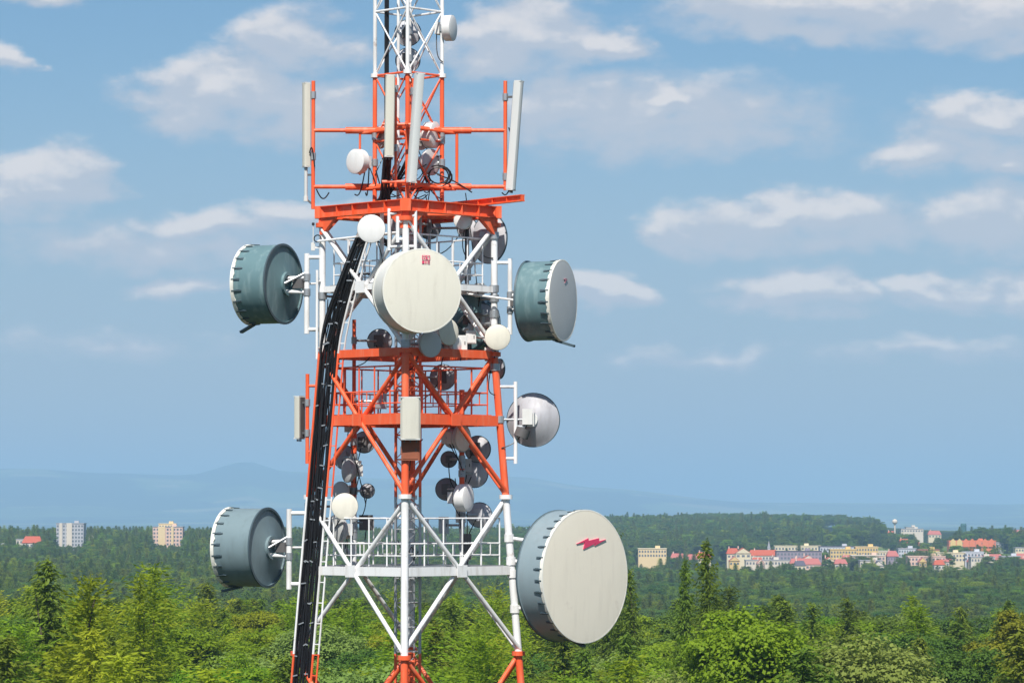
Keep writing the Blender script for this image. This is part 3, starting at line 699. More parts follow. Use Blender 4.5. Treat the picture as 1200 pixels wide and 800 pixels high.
# the grey dish on the bracket pole gets its own side arm
gd = [o for o in bpy.data.objects if o.get('label', '').startswith('big grey dish')][0]
MB().tube(at(615, 500, D + .05), tl((604 - 478) / PXM, 0, zt(500)), .05, 8).build('mount_arm', 'galvanised', gd, True)
MB().tube(at(614, 502, D - .02), at(610, 512, D - .02), .19, 16).build('cable_coil', 'dark_steel', gd, True)
MB().box(at(618, 488, D + .02), (.13, 0, 0), (0, .07, 0), (0, 0, .2)).build('radio_unit', 'box_white', gd)

# ------------------------------------------------------------------ panel antennas
def panel(x0, y0, x1, y1, v, wpx, dpt, yaw, label, m, pole, back='galvanised'):
    a, b = at(x0, y0, D - v), at(x1, y1, D - v); n_, rt, up = frame(yaw); ax = (a - b); w = wpx / PXM
    o = thing('panel_antenna', label, 'panel antenna', tuple(b))
    t_ = ax.normalized(); rt = (rt - t_ * rt.dot(t_)).normalized(); nn = rt.cross(t_); nn = nn if nn.dot(n_) > 0 else -nn
    prof = [(-1, -.5), (-1, .15), (-.8, .42), (-.4, .5), (.4, .5), (.8, .42), (1, .15), (1, -.5)]
    vs = [p + rt * x * w / 2 + nn * y * dpt for p in (b, a) for (x, y) in prof]; k = len(prof)
    MB().add(vs, [(i, (i + 1) % k, k + (i + 1) % k, k + i) for i in range(k)] + [tuple(range(k))[::-1], tuple(range(k, 2 * k))]).build('housing', m, o, True)
    bc = MB().box((a + b) / 2 - nn * (dpt * .5 + .012), rt * w * .38, ax * .49, nn * .012).build('back_plate', back, o)
    for e, dd in ((b, -1), (a, 1)):
        MB().box(e + t_ * dd * .012 , rt * w * .48, nn * dpt * .46, t_ * .015).build('end_cap', 'panel_grey', o)
    for s_ in (.12, .86):
        p = b.lerp(a, s_) - nn * dpt * .5; q = tl(pole[0], pole[1], p.z)
        MB().beam(p, q, .06, .05).build('bracket', 'dark_steel', o); clamp(o, q, .05)
    for kx in (-.3, 0, .3): MB().tube(b + rt * kx * w, b + rt * kx * w - t_ * .09, .018, 8).build('connector', 'dark_steel', o)
    return o
panel(358.5, 98, 358.5, 195, .0, 9, .16, -62, 'tall beige panel antenna on the left red side pole', 'panel_beige', (UL, 0))
panel(457.5, 89, 456, 183, hm + .95, 11.5, .16, 4, 'tall flat beige panel antenna in front of the red mast, upright', 'panel_beige', (-.28, hm + .55))
panel(492, 87, 482.5, 213, hm + 1.0, 10.5, .2, 22, 'tall pale panel antenna in front of the red mast, leaning', 'panel_grey', (.16, hm + .55))
panel(608.5, 96, 599, 222, .12, 9.5, .2, 62, 'tall pale panel antenna leaning on the right red side pole', 'panel_grey', (UR, 0))
panel(481, 466, 481, 514, 2.72, 23, .22, 3, 'short wide beige panel antenna on the front red leg', 'panel_beige', (0, 2.42))
panel(350.5, 465, 350.5, 513, -.12, 13, .18, -118, 'short beige panel antenna turned away on left red pole', 'panel_beige', ((360 - 478) / PXM, 0), 'dark_steel')
for u in (-.28, .16):
    MB().tube(tl(u, hm + .55, zt(225)), tl(u, hm + .55, zt(100)), .035, 8).build('antenna_pole', 'red_paint', tower, True)
# slim tube antenna under the left panel, whip with ring at the upper corner, and equipment boxes
o = thing('tube_antenna', 'slim grey tube hanging below the left beige panel', 'antenna', tuple(tl((357 - 478) / PXM, 0, zt(238))))
u = (357.5 - 478) / PXM
MB().tube(tl(u, 0, zt(230)), tl(u, 0, zt(197)), .045, 10).build('tube', 'panel_grey', o, True)
MB().tube(tl(u, 0, zt(236)), tl(u, 0, zt(230)), .06, 10).build('tip', 'box_white', o, True)
MB().beam(tl(u, 0, zt(205)), tl(UL, 0, zt(205)), .04, .05).build('bracket', 'dark_steel', o); MB().beam(tl(u, 0, zt(233)), tl(UL, 0, zt(240)), .04, .05).build('bracket', 'dark_steel', o)
o = thing('whip_antenna', 'little whip antenna with black tip and wire ring by the left bracket', 'antenna', tuple(tl(-2.43, 0, zt(292))))
MB().tube(tl(-2.43, 0, zt(294)), tl(-2.43, 0, zt(264)), .012, 6).build('rod', 'box_white', o); MB().tube(tl(-2.43, 0, zt(264)), tl(-2.43, 0, zt(261)), .035, 8).build('tip', 'black_plastic', o, True)
MB().box(tl(-2.43, 0, zt(289)), (.05, 0, 0), (0, .05, 0), (0, 0, .1)).build('base', 'box_white', o)
MB().beam(tl(-2.4, 0, zt(290)), tl(-2.2, 0, zt(290)), .04, .05).build('bracket', 'white_paint', o)
rc = tl(-2.31, .1, zt(280)); MB().path([rc + Vector((.09 * math.cos(q * .35), 0, .09 * math.sin(q * .35))) for q in range(19)], .015, 6).build('ring', 'black_cable', o)
def cabinet(px, py, v, w, h, d_, label, m, name='equipment_box'):
    C = at(px, py, D - v); w, h = w / PXM, h / PXM
    o = thing(name, label, 'equipment box', tuple(C - Vector((0, 0, h / 2))))
    MB().box(C, (w / 2, 0, 0), (0, d_ / 2, 0), (0, 0, h / 2)).build('housing', m, o)
    MB().box(C - Vector((0, d_ / 2 + .006, 0)), (w * .42, 0, 0), (0, .005, 0), (0, 0, h * .43)).build('lid', m, o)
    MB().box(C - Vector((-w * .3, d_ / 2 + .016, 0)), (.012, 0, 0), (0, .006, 0), (0, 0, .04)).build('latch', 'dark_steel', o)
    p, r = nearest(C); MB().tube(C, p, .03, 8).build('bracket', 'galvanised', o, True); clamp(o, p, r)
    MB().tube(C - Vector((0, 0, h / 2)), C - Vector((.03, -.02, h / 2 + .25)), .015, 6).build('cable', 'black_cable', o)
cabinet(418, 547, -.75, 11, 15, .22, 'white radio box on the left red mounting pole', 'box_white')
cabinet(406, 627, -.6, 9, 8, .2, 'small tan junction box under the cream dish at lower platform', 'box_beige')
cabinet(429, 612, -1.4, 16, 18, .3, 'dark equipment cabinet behind the white rails at lower platform', 'dark_steel')
cabinet(405, 349, -.9, 24, 20, .4, 'dark equipment cabinet on the upper platform behind the cables', 'dark_steel')
cabinet(556, 352, -.9, 16, 30, .4, 'blue-grey equipment cabinet on the upper platform, right side', 'shroud_teal')
cabinet(481, 527, 2.5, 21, 24, .16, 'rust-brown box below the wide beige panel on front leg', 'rust_brown')
cabinet(548, 640, -1.0, 9, 30, .25, 'dark narrow box behind the white rails on right pole', 'dark_steel')
cabinet(541, 402, .6, 13, 18, .25, 'white radio box beside the little dish above upper red beam', 'box_white')
cabinet(457, 345, .4, 12, 14, .25, 'pale equipment box on upper platform behind cable run', 'box_white')
cabinet(520, 615, -1.3, 12, 20, .25, 'grey equipment box behind the white rails near the shaft', 'galvanised')
cabinet(446, 470, -.9, 14, 18, .3, 'grey equipment box inside the red guard rails', 'galvanised')
CL = [(562, 340, -.6, 'upper platform near the right leg'), (498, 352, -1.2, 'upper platform behind the cream drum'), (530, 360, .3, 'upper platform right of the cream drum'), (547, 322, -.8, 'upper guard rails, right side'),
      (408, 500, -1.1, 'left pole under the red beam'), (547, 545, -1.2, 'right pole amid the dark dishes'), (540, 605, -1.1, 'right pole at lower guard rails'), (573, 415, -.3, 'upper red beam near the right leg')]
for (a, b, c, w_) in CL: cabinet(a, b, c, rnd.uniform(7, 12), rnd.uniform(10, 17), .2, 'small radio unit clamped at the ' + w_, rnd.choice(('box_white', 'galvanised', 'panel_grey')))
cabinet(552, 395, .2, 12, 15, .25, 'grey box under the dark teal drum, upper white section', 'box_white')

# ------------------------------------------------------------------ trees
def leaf_material(name, dark, light, trans=.35, nscale=.55):
    m = bpy.data.materials.new(name); m.use_nodes = True; MT[name] = m; t = m.node_tree; L = t.links.new; t.nodes.clear()
    oi = t.nodes.new('ShaderNodeObjectInfo'); co = t.nodes.new('ShaderNodeTexCoord')
    n1 = t.nodes.new('ShaderNodeTexNoise'); n1.inputs['Scale'].default_value = nscale; n1.inputs['Detail'].default_value = 3; L(co.outputs['Object'], n1.inputs['Vector'])
    ge = t.nodes.new('ShaderNodeNewGeometry')
    a1 = t.nodes.new('ShaderNodeMath'); a1.operation = 'MULTIPLY_ADD'; L(oi.outputs['Random'], a1.inputs[0]); a1.inputs[1].default_value = .5; a1.inputs[2].default_value = -.17
    a2 = t.nodes.new('ShaderNodeMath'); a2.operation = 'MULTIPLY_ADD'; L(n1.outputs['Fac'], a2.inputs[0]); a2.inputs[1].default_value = .55; L(a1.outputs[0], a2.inputs[2])
    a3 = t.nodes.new('ShaderNodeMath'); a3.operation = 'MULTIPLY_ADD'; L(ge.outputs['Random Per Island'], a3.inputs[0]); a3.inputs[1].default_value = .38; L(a2.outputs[0], a3.inputs[2]); a3.use_clamp = True
    mx = t.nodes.new('ShaderNodeMix'); mx.data_type = 'RGBA'; L(a3.outputs[0], mx.inputs[0]); mx.inputs[6].default_value = (*dark, 1); mx.inputs[7].default_value = (*light, 1)
    hs = t.nodes.new('ShaderNodeHueSaturation'); L(mx.outputs[2], hs.inputs['Color']); hs.inputs['Saturation'].default_value = 1.0; hs.inputs['Value'].default_value = 1.2
    m5 = t.nodes.new('ShaderNodeMath'); m5.operation = 'FRACT'; m6 = t.nodes.new('ShaderNodeMath'); m6.operation = 'MULTIPLY'; L(oi.outputs['Random'], m6.inputs[0]); m6.inputs[1].default_value = 7.31; L(m6.outputs[0], m5.inputs[0])
    m7 = t.nodes.new('ShaderNodeMath'); m7.operation = 'MULTIPLY_ADD'; L(m5.outputs[0], m7.inputs[0]); m7.inputs[1].default_value = .05; m7.inputs[2].default_value = .472; L(m7.outputs[0], hs.inputs['Hue'])
    b = t.nodes.new('ShaderNodeBsdfPrincipled'); b.inputs['Roughness'].default_value = .55; b.inputs['Specular IOR Level'].default_value = .12; L(hs.outputs[0], b.inputs['Base Color'])
    tr = t.nodes.new('ShaderNodeBsdfTranslucent'); L(hs.outputs[0], tr.inputs['Color'])
    ms = t.nodes.new('ShaderNodeMixShader'); ms.inputs[0].default_value = trans; L(b.outputs[0], ms.inputs[1]); L(tr.outputs[0], ms.inputs[2])
    o = t.nodes.new('ShaderNodeOutputMaterial'); L(ms.outputs[0], o.inputs[0])
leaf_material('spruce_needles', (.048, .088, .010), (.170, .235, .026), .32)
leaf_material('larch_needles', (.155, .235, .012), (.360, .455, .032), .5)
leaf_material('broad_leaves', (.105, .190, .010), (.255, .375, .025), .5)
leaf_material('oak_leaves', (.042, .090, .012), (.125, .205, .030), .35)
leaf_material('bright_leaves', (.140, .205, .010), (.320, .385, .028), .48)
leaf_material('grey_leaves', (.120, .175, .030), (.270, .350, .085), .4)
leaf_material('rusty_leaves', (.15, .175, .015), (.31, .30, .032), .42)
def cards(name, c, a, b, mat):
    """leaf-shaped faces: centres c, half length a, half width b"""
    n_ = len(c); v = np.empty((n_, 4, 3), np.float32); v[:, 0] = c - a; v[:, 1] = c + b; v[:, 2] = c + a; v[:, 3] = c - b
    me = bpy.data.meshes.new(name); me.vertices.add(4 * n_); me.vertices.foreach_set('co', v.ravel()); me.loops.add(4 * n_); me.polygons.add(n_)
    me.loops.foreach_set('vertex_index', np.arange(4 * n_, dtype=np.int32)); me.polygons.foreach_set('loop_start', np.arange(0, 4 * n_, 4, dtype=np.int32))
    me.update(calc_edges=True); me.materials.append(MT[mat]); return me
def unit(v): return v / np.maximum(np.linalg.norm(v, axis=1, keepdims=True), 1e-6)
def conifer_mesh(seed, H, R, mat, droop, step, nb, per, size, base=.12, upturn=.0, ragged=.25):
    g_ = np.random.default_rng(seed); C, A, B = [], [], []
    z = H * base; asym = g_.uniform(0, 6.28)
    while z < H - .25:
        t_ = (z - H * base) / (H * (1 - base)); Lm = R * (1 - t_) ** .58 * (1 - .25 * math.exp(-((t_) / .12) ** 2)) + .12
        k = max(4, int(nb * (.5 + .5 * (1 - t_))))
        ph = g_.uniform(0, 6.28)
        for q in range(k):
            an = ph + 6.283 * q / k + g_.normal(0, .22); Lb = Lm * (1 + g_.normal(0, ragged)) * (1 + .14 * math.cos(an - asym)); Lb = max(.2, Lb)
            if g_.random() < .07: continue
            m_ = max(3, int(per * Lb / R) + 2); s_ = (np.arange(m_) + g_.uniform(.2, .9, m_)) / m_
            s_ = s_ ** .95
            rad = s_ * Lb; dz = -droop * rad * (1 - .45 * s_) - .05 * rad + upturn * Lb * s_ ** 2.2 + (1 - t_) * 0
            if t_ > .8: dz = dz + rad * .9 * (t_ - .8) / .2
            lat = g_.normal(0, .20, m_) * (.35 + rad * .22)
            ca, sa = math.cos(an), math.sin(an)
            c = np.stack([ca * rad - sa * lat, sa * rad + ca * lat, z + dz + g_.normal(0, .07, m_)], 1)
            dirv = np.stack([ca * np.ones(m_) - sa * g_.normal(0, .55, m_), sa * np.ones(m_) + ca * g_.normal(0, .55, m_), -droop * .8 + upturn + g_.normal(0, .3, m_)], 1); dirv = unit(dirv)
            sd_ = unit(np.cross(dirv, unit(np.array([[0, 0, 1.]]) + g_.normal(0, .95, (m_, 3)))))
            sz = size * g_.uniform(.65, 1.3, m_)[:, None] * (.55 + .45 * (1 - t_))
            C.append(c); A.append(dirv * sz); B.append(sd_ * sz * .30)
        z += step * (.8 + .4 * g_.random()) * (.6 + .4 * (1 - t_))
    # leader
    m_ = 14; zz = H - np.linspace(0, 1.1, m_); C.append(np.stack([g_.normal(0, .05, m_), g_.normal(0, .05, m_), zz], 1))
    A.append(unit(np.stack([g_.normal(0, .5, m_), g_.normal(0, .5, m_), np.ones(m_)], 1)) * size * .6); B.append(unit(g_.normal(0, 1, (m_, 3)) * [1, 1, .1]) * size * .18)
    return cards('conifer_crown', np.concatenate(C), np.concatenate(A), np.concatenate(B), mat)
def broad_mesh(seed, H, R, mat, nclump, per, size, base=.3):
    g_ = np.random.default_rng(seed); C, A, B = [], [], []
    zc, rz = H * (base + 1) / 2, H * (1 - base) / 2
    lobes = [(g_.uniform(0, 6.28), g_.uniform(.15, .55) * R, g_.uniform(-.5, .55) * rz, g_.uniform(.45, .75)) for _ in range(7)]
    for i in range(nclump):
        an, off, lz, sc_ = lobes[i % 7]
        if i % 7 == 0 and i % 14 == 0: off, lz, sc_ = 0, rz * .25, .85
        d_ = g_.normal(0, 1, 3); d_ /= np.linalg.norm(d_); d_[2] = abs(d_[2]) * 1.0 if g_.random() < .75 else d_[2]
        rr = g_.uniform(.65, 1.02)
        cc = np.array([math.cos(an) * off, math.sin(an) * off, zc + lz]) + d_ * np.array([R * sc_, R * sc_, rz * sc_ * .85]) * rr
        cc[2] = min(cc[2], H - .3)
        cr = R * g_.uniform(.13, .26)
        m_ = int(per * g_.uniform(.7, 1.3)); dd = g_.normal(0, 1, (m_, 3)); dd = unit(dd); dd[:, 2] = np.where(dd[:, 2] < -.25, -dd[:, 2], dd[:, 2])
        c = cc + dd * cr * (g_.uniform(.3, 1.15, m_)[:, None]) * [1.15, 1.15, .8]
        nrm = unit(dd * .8 + d_ * .5 + g_.normal(0, .55, (m_, 3)) + [0, 0, .45])
        ax = unit(np.cross(nrm, g_.normal(0, 1, (m_, 3)))); bx = np.cross(nrm, ax); sz = size * g_.uniform(.6, 1.35, m_)[:, None]
        C.append(c); A.append(ax * sz); B.append(bx * sz * .62)
    return cards('broadleaf_crown', np.concatenate(C), np.concatenate(A), np.concatenate(B), mat)
def trunk_mesh(seed, H, r0, top, limbs):
    g_ = random.Random(seed); mb = MB(); pts = [Vector((g_.uniform(-.1, .1) * q, g_.uniform(-.1, .1) * q, H * top * q / 6)) for q in range(7)]
    for q in range(6): mb.tube(pts[q], pts[q + 1], r0 * (1 - .85 * q / 6), 7, r0 * (1 - .85 * (q + 1) / 6), cap=(q == 0))
    for q in range(limbs):
        s_ = g_.uniform(.35, .85); p = Vector((0, 0, H * top * s_)); an = g_.uniform(0, 6.28); L_ = H * .2 * (1.2 - s_)
        mb.tube(p, p + Vector((math.cos(an) * L_, math.sin(an) * L_, L_ * g_.uniform(.3, .9))), r0 * .35, 5, r0 * .1)
    me = bpy.data.meshes.new('trunk'); me.from_pydata([tuple(x) for x in mb.v], [], mb.f); me.materials.append(MT['bark']); return me
# kind: (object name, height of the model, crown mesh, trunk mesh)
KINDS = {}
def kind(key, name, H, crown, tr): KINDS[key] = (name, H, crown, tr)
for s_ in range(3): kind('spruce%d' % s_, 'spruce_tree', 25, conifer_mesh(20 + s_, 25, (3.5, 2.9, 3.8)[s_], 'spruce_needles', (.45, .55, .35)[s_], .34, 14, 34, .36), trunk_mesh(s_, 25, .2, .93, 0))
for s_ in range(5): kind('larch%d' % s_, 'larch_tree', 25, conifer_mesh(40 + s_, 25, (4.2, 4.7, 3.8, 5.2, 3.4)[s_], 'larch_needles', (.25, .15, .32, .05, .4)[s_], .33, 14, 34, .33, upturn=(.12, .12, .12, .3, .0)[s_], ragged=(.32, .4, .3, .5, .36)[s_]), trunk_mesh(5 + s_, 25, .2, .93, 0))
kind('droop', 'weeping_spruce_tree', 25, conifer_mesh(60, 25, 4.8, 'larch_needles', .30, .50, 10, 110, .34, upturn=.42, ragged=.30), trunk_mesh(9, 25, .26, .95, 0))
for s_ in range(4): kind('broad%d' % s_, 'broadleaf_tree', 22, broad_mesh(70 + s_, 22, (4.6, 5.2, 4.2, 5.6)[s_], ('broad_leaves', 'bright_leaves', 'broad_leaves', 'grey_leaves')[s_], 160, 300, .13), trunk_mesh(12 + s_, 22, .3, .75, 9))
for s_ in range(2): kind('boak%d' % s_, 'oak_tree', 22, broad_mesh(80 + s_, 22, (5.2, 4.6)[s_], 'oak_leaves', 160, 300, .13), trunk_mesh(30 + s_, 22, .3, .75, 9))
kind('rusty', 'rusty_tree', 22, broad_mesh(90, 22, 4.6, 'rusty_leaves', 150, 300, .13), trunk_mesh(20, 22, .3, .75, 9))
kind('bright', 'bright_tree', 22, broad_mesh(91, 22, 5.4, 'bright_leaves', 170, 320, .135), trunk_mesh(21, 22, .3, .75, 9))
CROWN = {}; TREES = []; PLACED = []
def plant(key, x, y, h, label, group=None, wide=1.):
    name, H, cm, tm = KINDS[key]; z = gz(x, y) - .05
    e = bpy.data.objects.new(name, None); COL.objects.link(e); e.location = (x, y, z); s_ = h / H; e.scale = (s_ * wide, s_ * wide, s_); e.rotation_euler = (rnd.gauss(0, .025), rnd.gauss(0, .025), rnd.uniform(0, 6.28))
    e['label'] = label; e['category'] = 'tree'
    if group: e['group'] = group
    for nm, me in (('trunk', tm), ('crown', cm)):
        c = bpy.data.objects.new(nm, me); COL.objects.link(c); c.parent = e
        if nm == 'crown': CROWN.setdefault(key, c)
    PLACED.append((x, y, 3.0 * wide)); return e
def hero(key, px, py, Y, label, wide=1., group=None):
    p = at(px, py, Y); return plant(key, p.x, Y, p.z - gz(p.x, Y) + .05, label, group, wide)
hero('spruce1', 67, 655, 262, 'dark spruce with pointed brownish top behind the drooping pale one', 1.15)
hero('droop', 97, 674, 225, 'pale spruce with long drooping branches and upturned tips', 1.0)
hero('spruce0', 838, 632, 300, 'tall dark spruce whose top stands against the town roofs', .64)
hero('spruce2', 728, 620, 330, 'dark spruce rising just behind the largest drum antenna', .45)
hero('bright', 893, 722, 232, 'round yellow-green tree, brightest crown in the forest', 1.0)
hero('rusty', 1203, 708, 300, 'olive-brown tinted tree among the green forest', 1.1)
hero('spruce1', 801, 655, 310, 'small dark spruce next to the tall one before the town', .6)
hero('spruce2', 760, 665, 330, 'bushy dark spruce between largest drum antenna and tall spruce', .6)
hero('broad3', 1015, 725, 225, 'pale silvery green tree in the lower right of the woods', 1.1)
hero('larch1', 192, 662, 262, 'tall light green larch standing by the lower left drum antenna', 1.0)
hero('larch0', 155, 672, 255, 'light green larch with a fine split top beside the drooping spruce', .9)
hero('broad3', 425, 755, 215, 'pale leafy tree seen low between the cables and the front leg', 1.0)
KN = {'spruce': ('dark green spruce', 'spruces in the near forest'), 'larch': ('light green feathery larch', 'larches in the near forest'), 'broad': ('rounded leafy green tree', 'leafy trees in the near forest'), 'boak': ('rounded dark-leaved tree', 'dark leafy trees in the near forest')}
WHERE = [(120, 'around the drooping pale spruce'), (250, 'in the forest facing the two far apartment blocks'), (345, 'below the lower left drum antenna'), (478, 'behind the tower between cable ladder and front leg'),
         (610, 'behind the tower between front and right legs'), (740, 'beneath the largest drum antenna'), (830, 'in the forest facing the sandy block at town edge'), (960, 'around the brightest yellow-green tree'),
         (1110, 'in the forest facing the ochre town blocks'), (9999, 'in the forest near the olive-brown tinted tree')]
def tree_label(k0, p, h):
    return ('tall ' if h >= 22.5 else 'shorter ') + KN[k0][0] + ' ' + next(w for q, w in WHERE if p < q), KN[k0][1]
cand = []
r = 178.0
while r < 440:
    sp = 6.0 if r < 260 else 6.8
    halfw = r * .25
    x = -halfw
    while x < halfw:
        cand.append((x + rnd.uniform(-.4, .4) * sp, r + rnd.uniform(-.42, .42) * sp)); x += sp
    r += sp
cnt = {'spruce': 0, 'larch': 0, 'broad': 0, 'boak': 0}; LEFTOVER = []
for (x, y) in cand:
    if any((x - a) ** 2 + (y - b) ** 2 < (c * 1.15) ** 2 for a, b, c in PLACED[:12]): continue
    p = 600 + F * x / y; con = .60 - .34 * hermite((p - 520) / 260) + .25 * (vnoise(x, y, 45) - .5) + .15 * hermite((y - 300) / 100)
    u_ = rnd.random()
    if u_ < con: key = ('larch%d' if rnd.random() < (.66 - .4 * hermite((p - 500) / 250)) else 'spruce%d'); key = key % rnd.randrange(5 if key[0] == 'l' else 3); h = rnd.uniform(17.5, 27)
    else: key = 'broad%d' % rnd.choice((0, 0, 1, 2, 2, 3)) if rnd.random() < .85 else 'boak%d' % rnd.randrange(2); h = rnd.uniform(17.5, 24.5)
    lim = 668 if p < 330 else 690 if p < 740 else 684
    zmax = EYE - (lim - 600 + rnd.uniform(0, 22)) / F * y - gz(x, y)
    h = min(h, zmax)
    if h < 13: continue
    py_top = 600 + F * (EYE - gz(x, y) - h) / y
    if py_top > 815 or not -60 < p < 1260: LEFTOVER.append((key, x, y, h)); continue
    k0 = key[:-1]
    if cnt[k0] >= 298: LEFTOVER.append((key, x, y, h)); continue
    cnt[k0] += 1
    plant(key, x, y, h, *tree_label(k0, p, h), wide=rnd.uniform(.95, 1.45))
# the woods beyond, which read as one mass
far = {k: [] for k in KINDS if k[:-1] in ('spruce', 'larch', 'broad', 'boak')}
for key in far:
    if key not in CROWN: plant(key, -400 - 9 * len(TREES), -300, 22, *tree_label(key[:-1], 0, 22))
for (key, x, y, h) in LEFTOVER: far[key].append((x, y, h))
r = 442.0
TOWN_CLEAR = []
while r < 6400:
    sp = 6.2 + 3.2 * hermite((r - 500) / 1800) + 2.5 * hermite((r - 3600) / 1500)
    wide_ = .27 if r < 3600 else .19
    x = -wide_ * r
    while x < wide_ * r:
        X, Y = x + rnd.uniform(-.45, .45) * sp, r + rnd.uniform(-.45, .45) * sp; x += sp
        p = 600 + F * X / Y
        if r > 3700 and p < 690: continue
        if r > 3350 and p > 690 and r < 4300 and vnoise(X, Y, 130) < (.62 if p < 960 else .88): continue
        if 2330 < r < 3400 and p > 735 and vnoise(X, Y, 60) < (.8 if r < 3000 else .62): continue
        if r >= 4300:
            if p > 1180 or (1030 < p < 1112 and r < 4700) or rnd.random() < hermite((p - 1000) / 190) or vnoise(X, Y, 330) + .35 * vnoise(X, Y, 90) < (.80 if p > 800 else 1.0): continue
        if 2300 < r < 3500 and p < 120 and vnoise(X, Y, 80) < .18: continue
        if 1033 < p < 1116 and 3780 < r < 4700: continue
        con = .62 if p < 500 else .36
        if r > 4200: con = .04
        con += .3 * (vnoise(X, Y, 160) - .5)
        key = ('spruce%d' if rnd.random() < .9 else 'larch%d') % rnd.randrange(3) if rnd.random() < con else ('boak%d' % rnd.randrange(2) if rnd.random() < .8 else 'broad%d' % rnd.choice((0, 2)))
        h = rnd.uniform(15, 26) * (1 if key[0] != 'b' else 1.0)
        if r > 4200: h *= .8
        if r < 700 : h = min(h, EYE - (700 - 600) / F * Y - gz(X, Y))
        if 2000 < r < 2560 and p > 735: h *= .93
        if 2200 < r < 2910 and (60 < p < 106 or 174 < p < 219 or 18 < p < 52): h = min(h, 11.5 if p > 52 else 18)
        if 1033 < p < 1116 and 2950 < r <= 3780: h *= .6
        if h < 9: continue
        far[key].append((X, Y, h))
    r += sp * .95
def far_object(name, keys, label):
    pts, idx, scl, rot = [], [], [], []
    for i, k in enumerate(keys):
        for (x, y, h) in far[k]:
            pts.append((x, y, gz(x, y) - (.1 if k[0] != 'b' else .10 * h))); idx.append(i); scl.append(h / KINDS[k][1]); rot.append(rnd.uniform(0, 6.28))
    me = bpy.data.meshes.new(name); me.from_pydata(pts, [], [])
    for nm, ty, arr in (('idx', 'INT', idx), ('scl', 'FLOAT', scl), ('rot', 'FLOAT', rot)):
        me.attributes.new(nm, ty, 'POINT').data.foreach_set('value', arr)
    o = bpy.data.objects.new(name, me); COL.objects.link(o); o['kind'] = 'stuff'; o['label'] = label; o['category'] = 'forest'
    ng = bpy.data.node_groups.new(name, 'GeometryNodeTree'); ng.interface.new_socket('Geometry', in_out='INPUT', socket_type='NodeSocketGeometry'); ng.interface.new_socket('Geometry', in_out='OUTPUT', socket_type='NodeSocketGeometry')
    N, L = ng.nodes.new, ng.links.new
    gi, go = N('NodeGroupInput'), N('NodeGroupOutput'); g2i = N('GeometryNodeGeometryToInstance')
    for k in keys[::-1]:
        oi = N('GeometryNodeObjectInfo'); oi.inputs['Object'].default_value = CROWN[k]; oi.transform_space = 'ORIGINAL'; oi.inputs['As Instance'].default_value = True
        L(oi.outputs['Geometry'], g2i.inputs[0])
    iop = N('GeometryNodeInstanceOnPoints'); iop.inputs['Pick Instance'].default_value = True
    def attr(nm, ty):
        a_ = N('GeometryNodeInputNamedAttribute'); a_.data_type = ty; a_.inputs['Name'].default_value = nm; return a_.outputs['Attribute']
    L(gi.outputs[0], iop.inputs['Points']); L(g2i.outputs[0], iop.inputs['Instance']); L(attr('idx', 'INT'), iop.inputs['Instance Index'])
    cx = N('ShaderNodeCombineXYZ'); L(attr('rot', 'FLOAT'), cx.inputs[2]); L(cx.outputs[0], iop.inputs['Rotation']); sv = N('ShaderNodeVectorMath'); sv.operation = 'SCALE'; sv.inputs[0].default_value = (1.4, 1.4, 1.0); L(attr('scl', 'FLOAT'), sv.inputs['Scale']); L(sv.outputs[0], iop.inputs['Scale'])
    L(iop.outputs[0], go.inputs[0])
    o.modifiers.new('scatter', 'NODES').node_group = ng
    print(name, len(pts)); return o
far_object('distant_conifers', [k for k in far if k[0] != 'b'], 'dark conifer forest stretching away behind the near trees')
far_object('distant_leafy_trees', [k for k in far if k[0] == 'b'], 'leafy woods mixed through the distant forest and hills')
print('trees', cnt)

# ------------------------------------------------------------------ town and blocks beyond the forest
for n_, c in {'w_cream': (.72, .62, .42), 'w_ochre': (.70, .50, .20), 'w_white': (.66, .59, .49), 'w_pink': (.72, .50, .40), 'w_violet': (.30, .25, .30), 'w_grey': (.46, .46, .48),
              'w_orange': (.74, .20, .09), 'w_sand': (.74, .57, .32), 'w_teal': (.05, .13, .15), 'w_blue': (.57, .58, .62), 'r_red': (.46, .10, .05), 'r_dark': (.10, .09, .12), 'r_grey': (.34, .34, .36), 'r_rose': (.44, .14, .12)}.items(): wallmat(n_, c)
material('window_glass', (.15, .165, .19), .12, var=.2, spec=.6)
material('window_frame', (.7, .7, .68), .6)
WIN = {}
def window_mesh(w, h):
    k = (round(w, 1), round(h, 1))
    if k not in WIN:
        mb = MB().box((0, 0, 0), (k[0] / 2, 0, 0), (0, .06, 0), (0, 0, k[1] / 2)); me = bpy.data.meshes.new('window'); me.from_pydata([tuple(v) for v in mb.v], [], mb.f); me.materials.append(MT['window_glass']); WIN[k] = me
    return WIN[k]
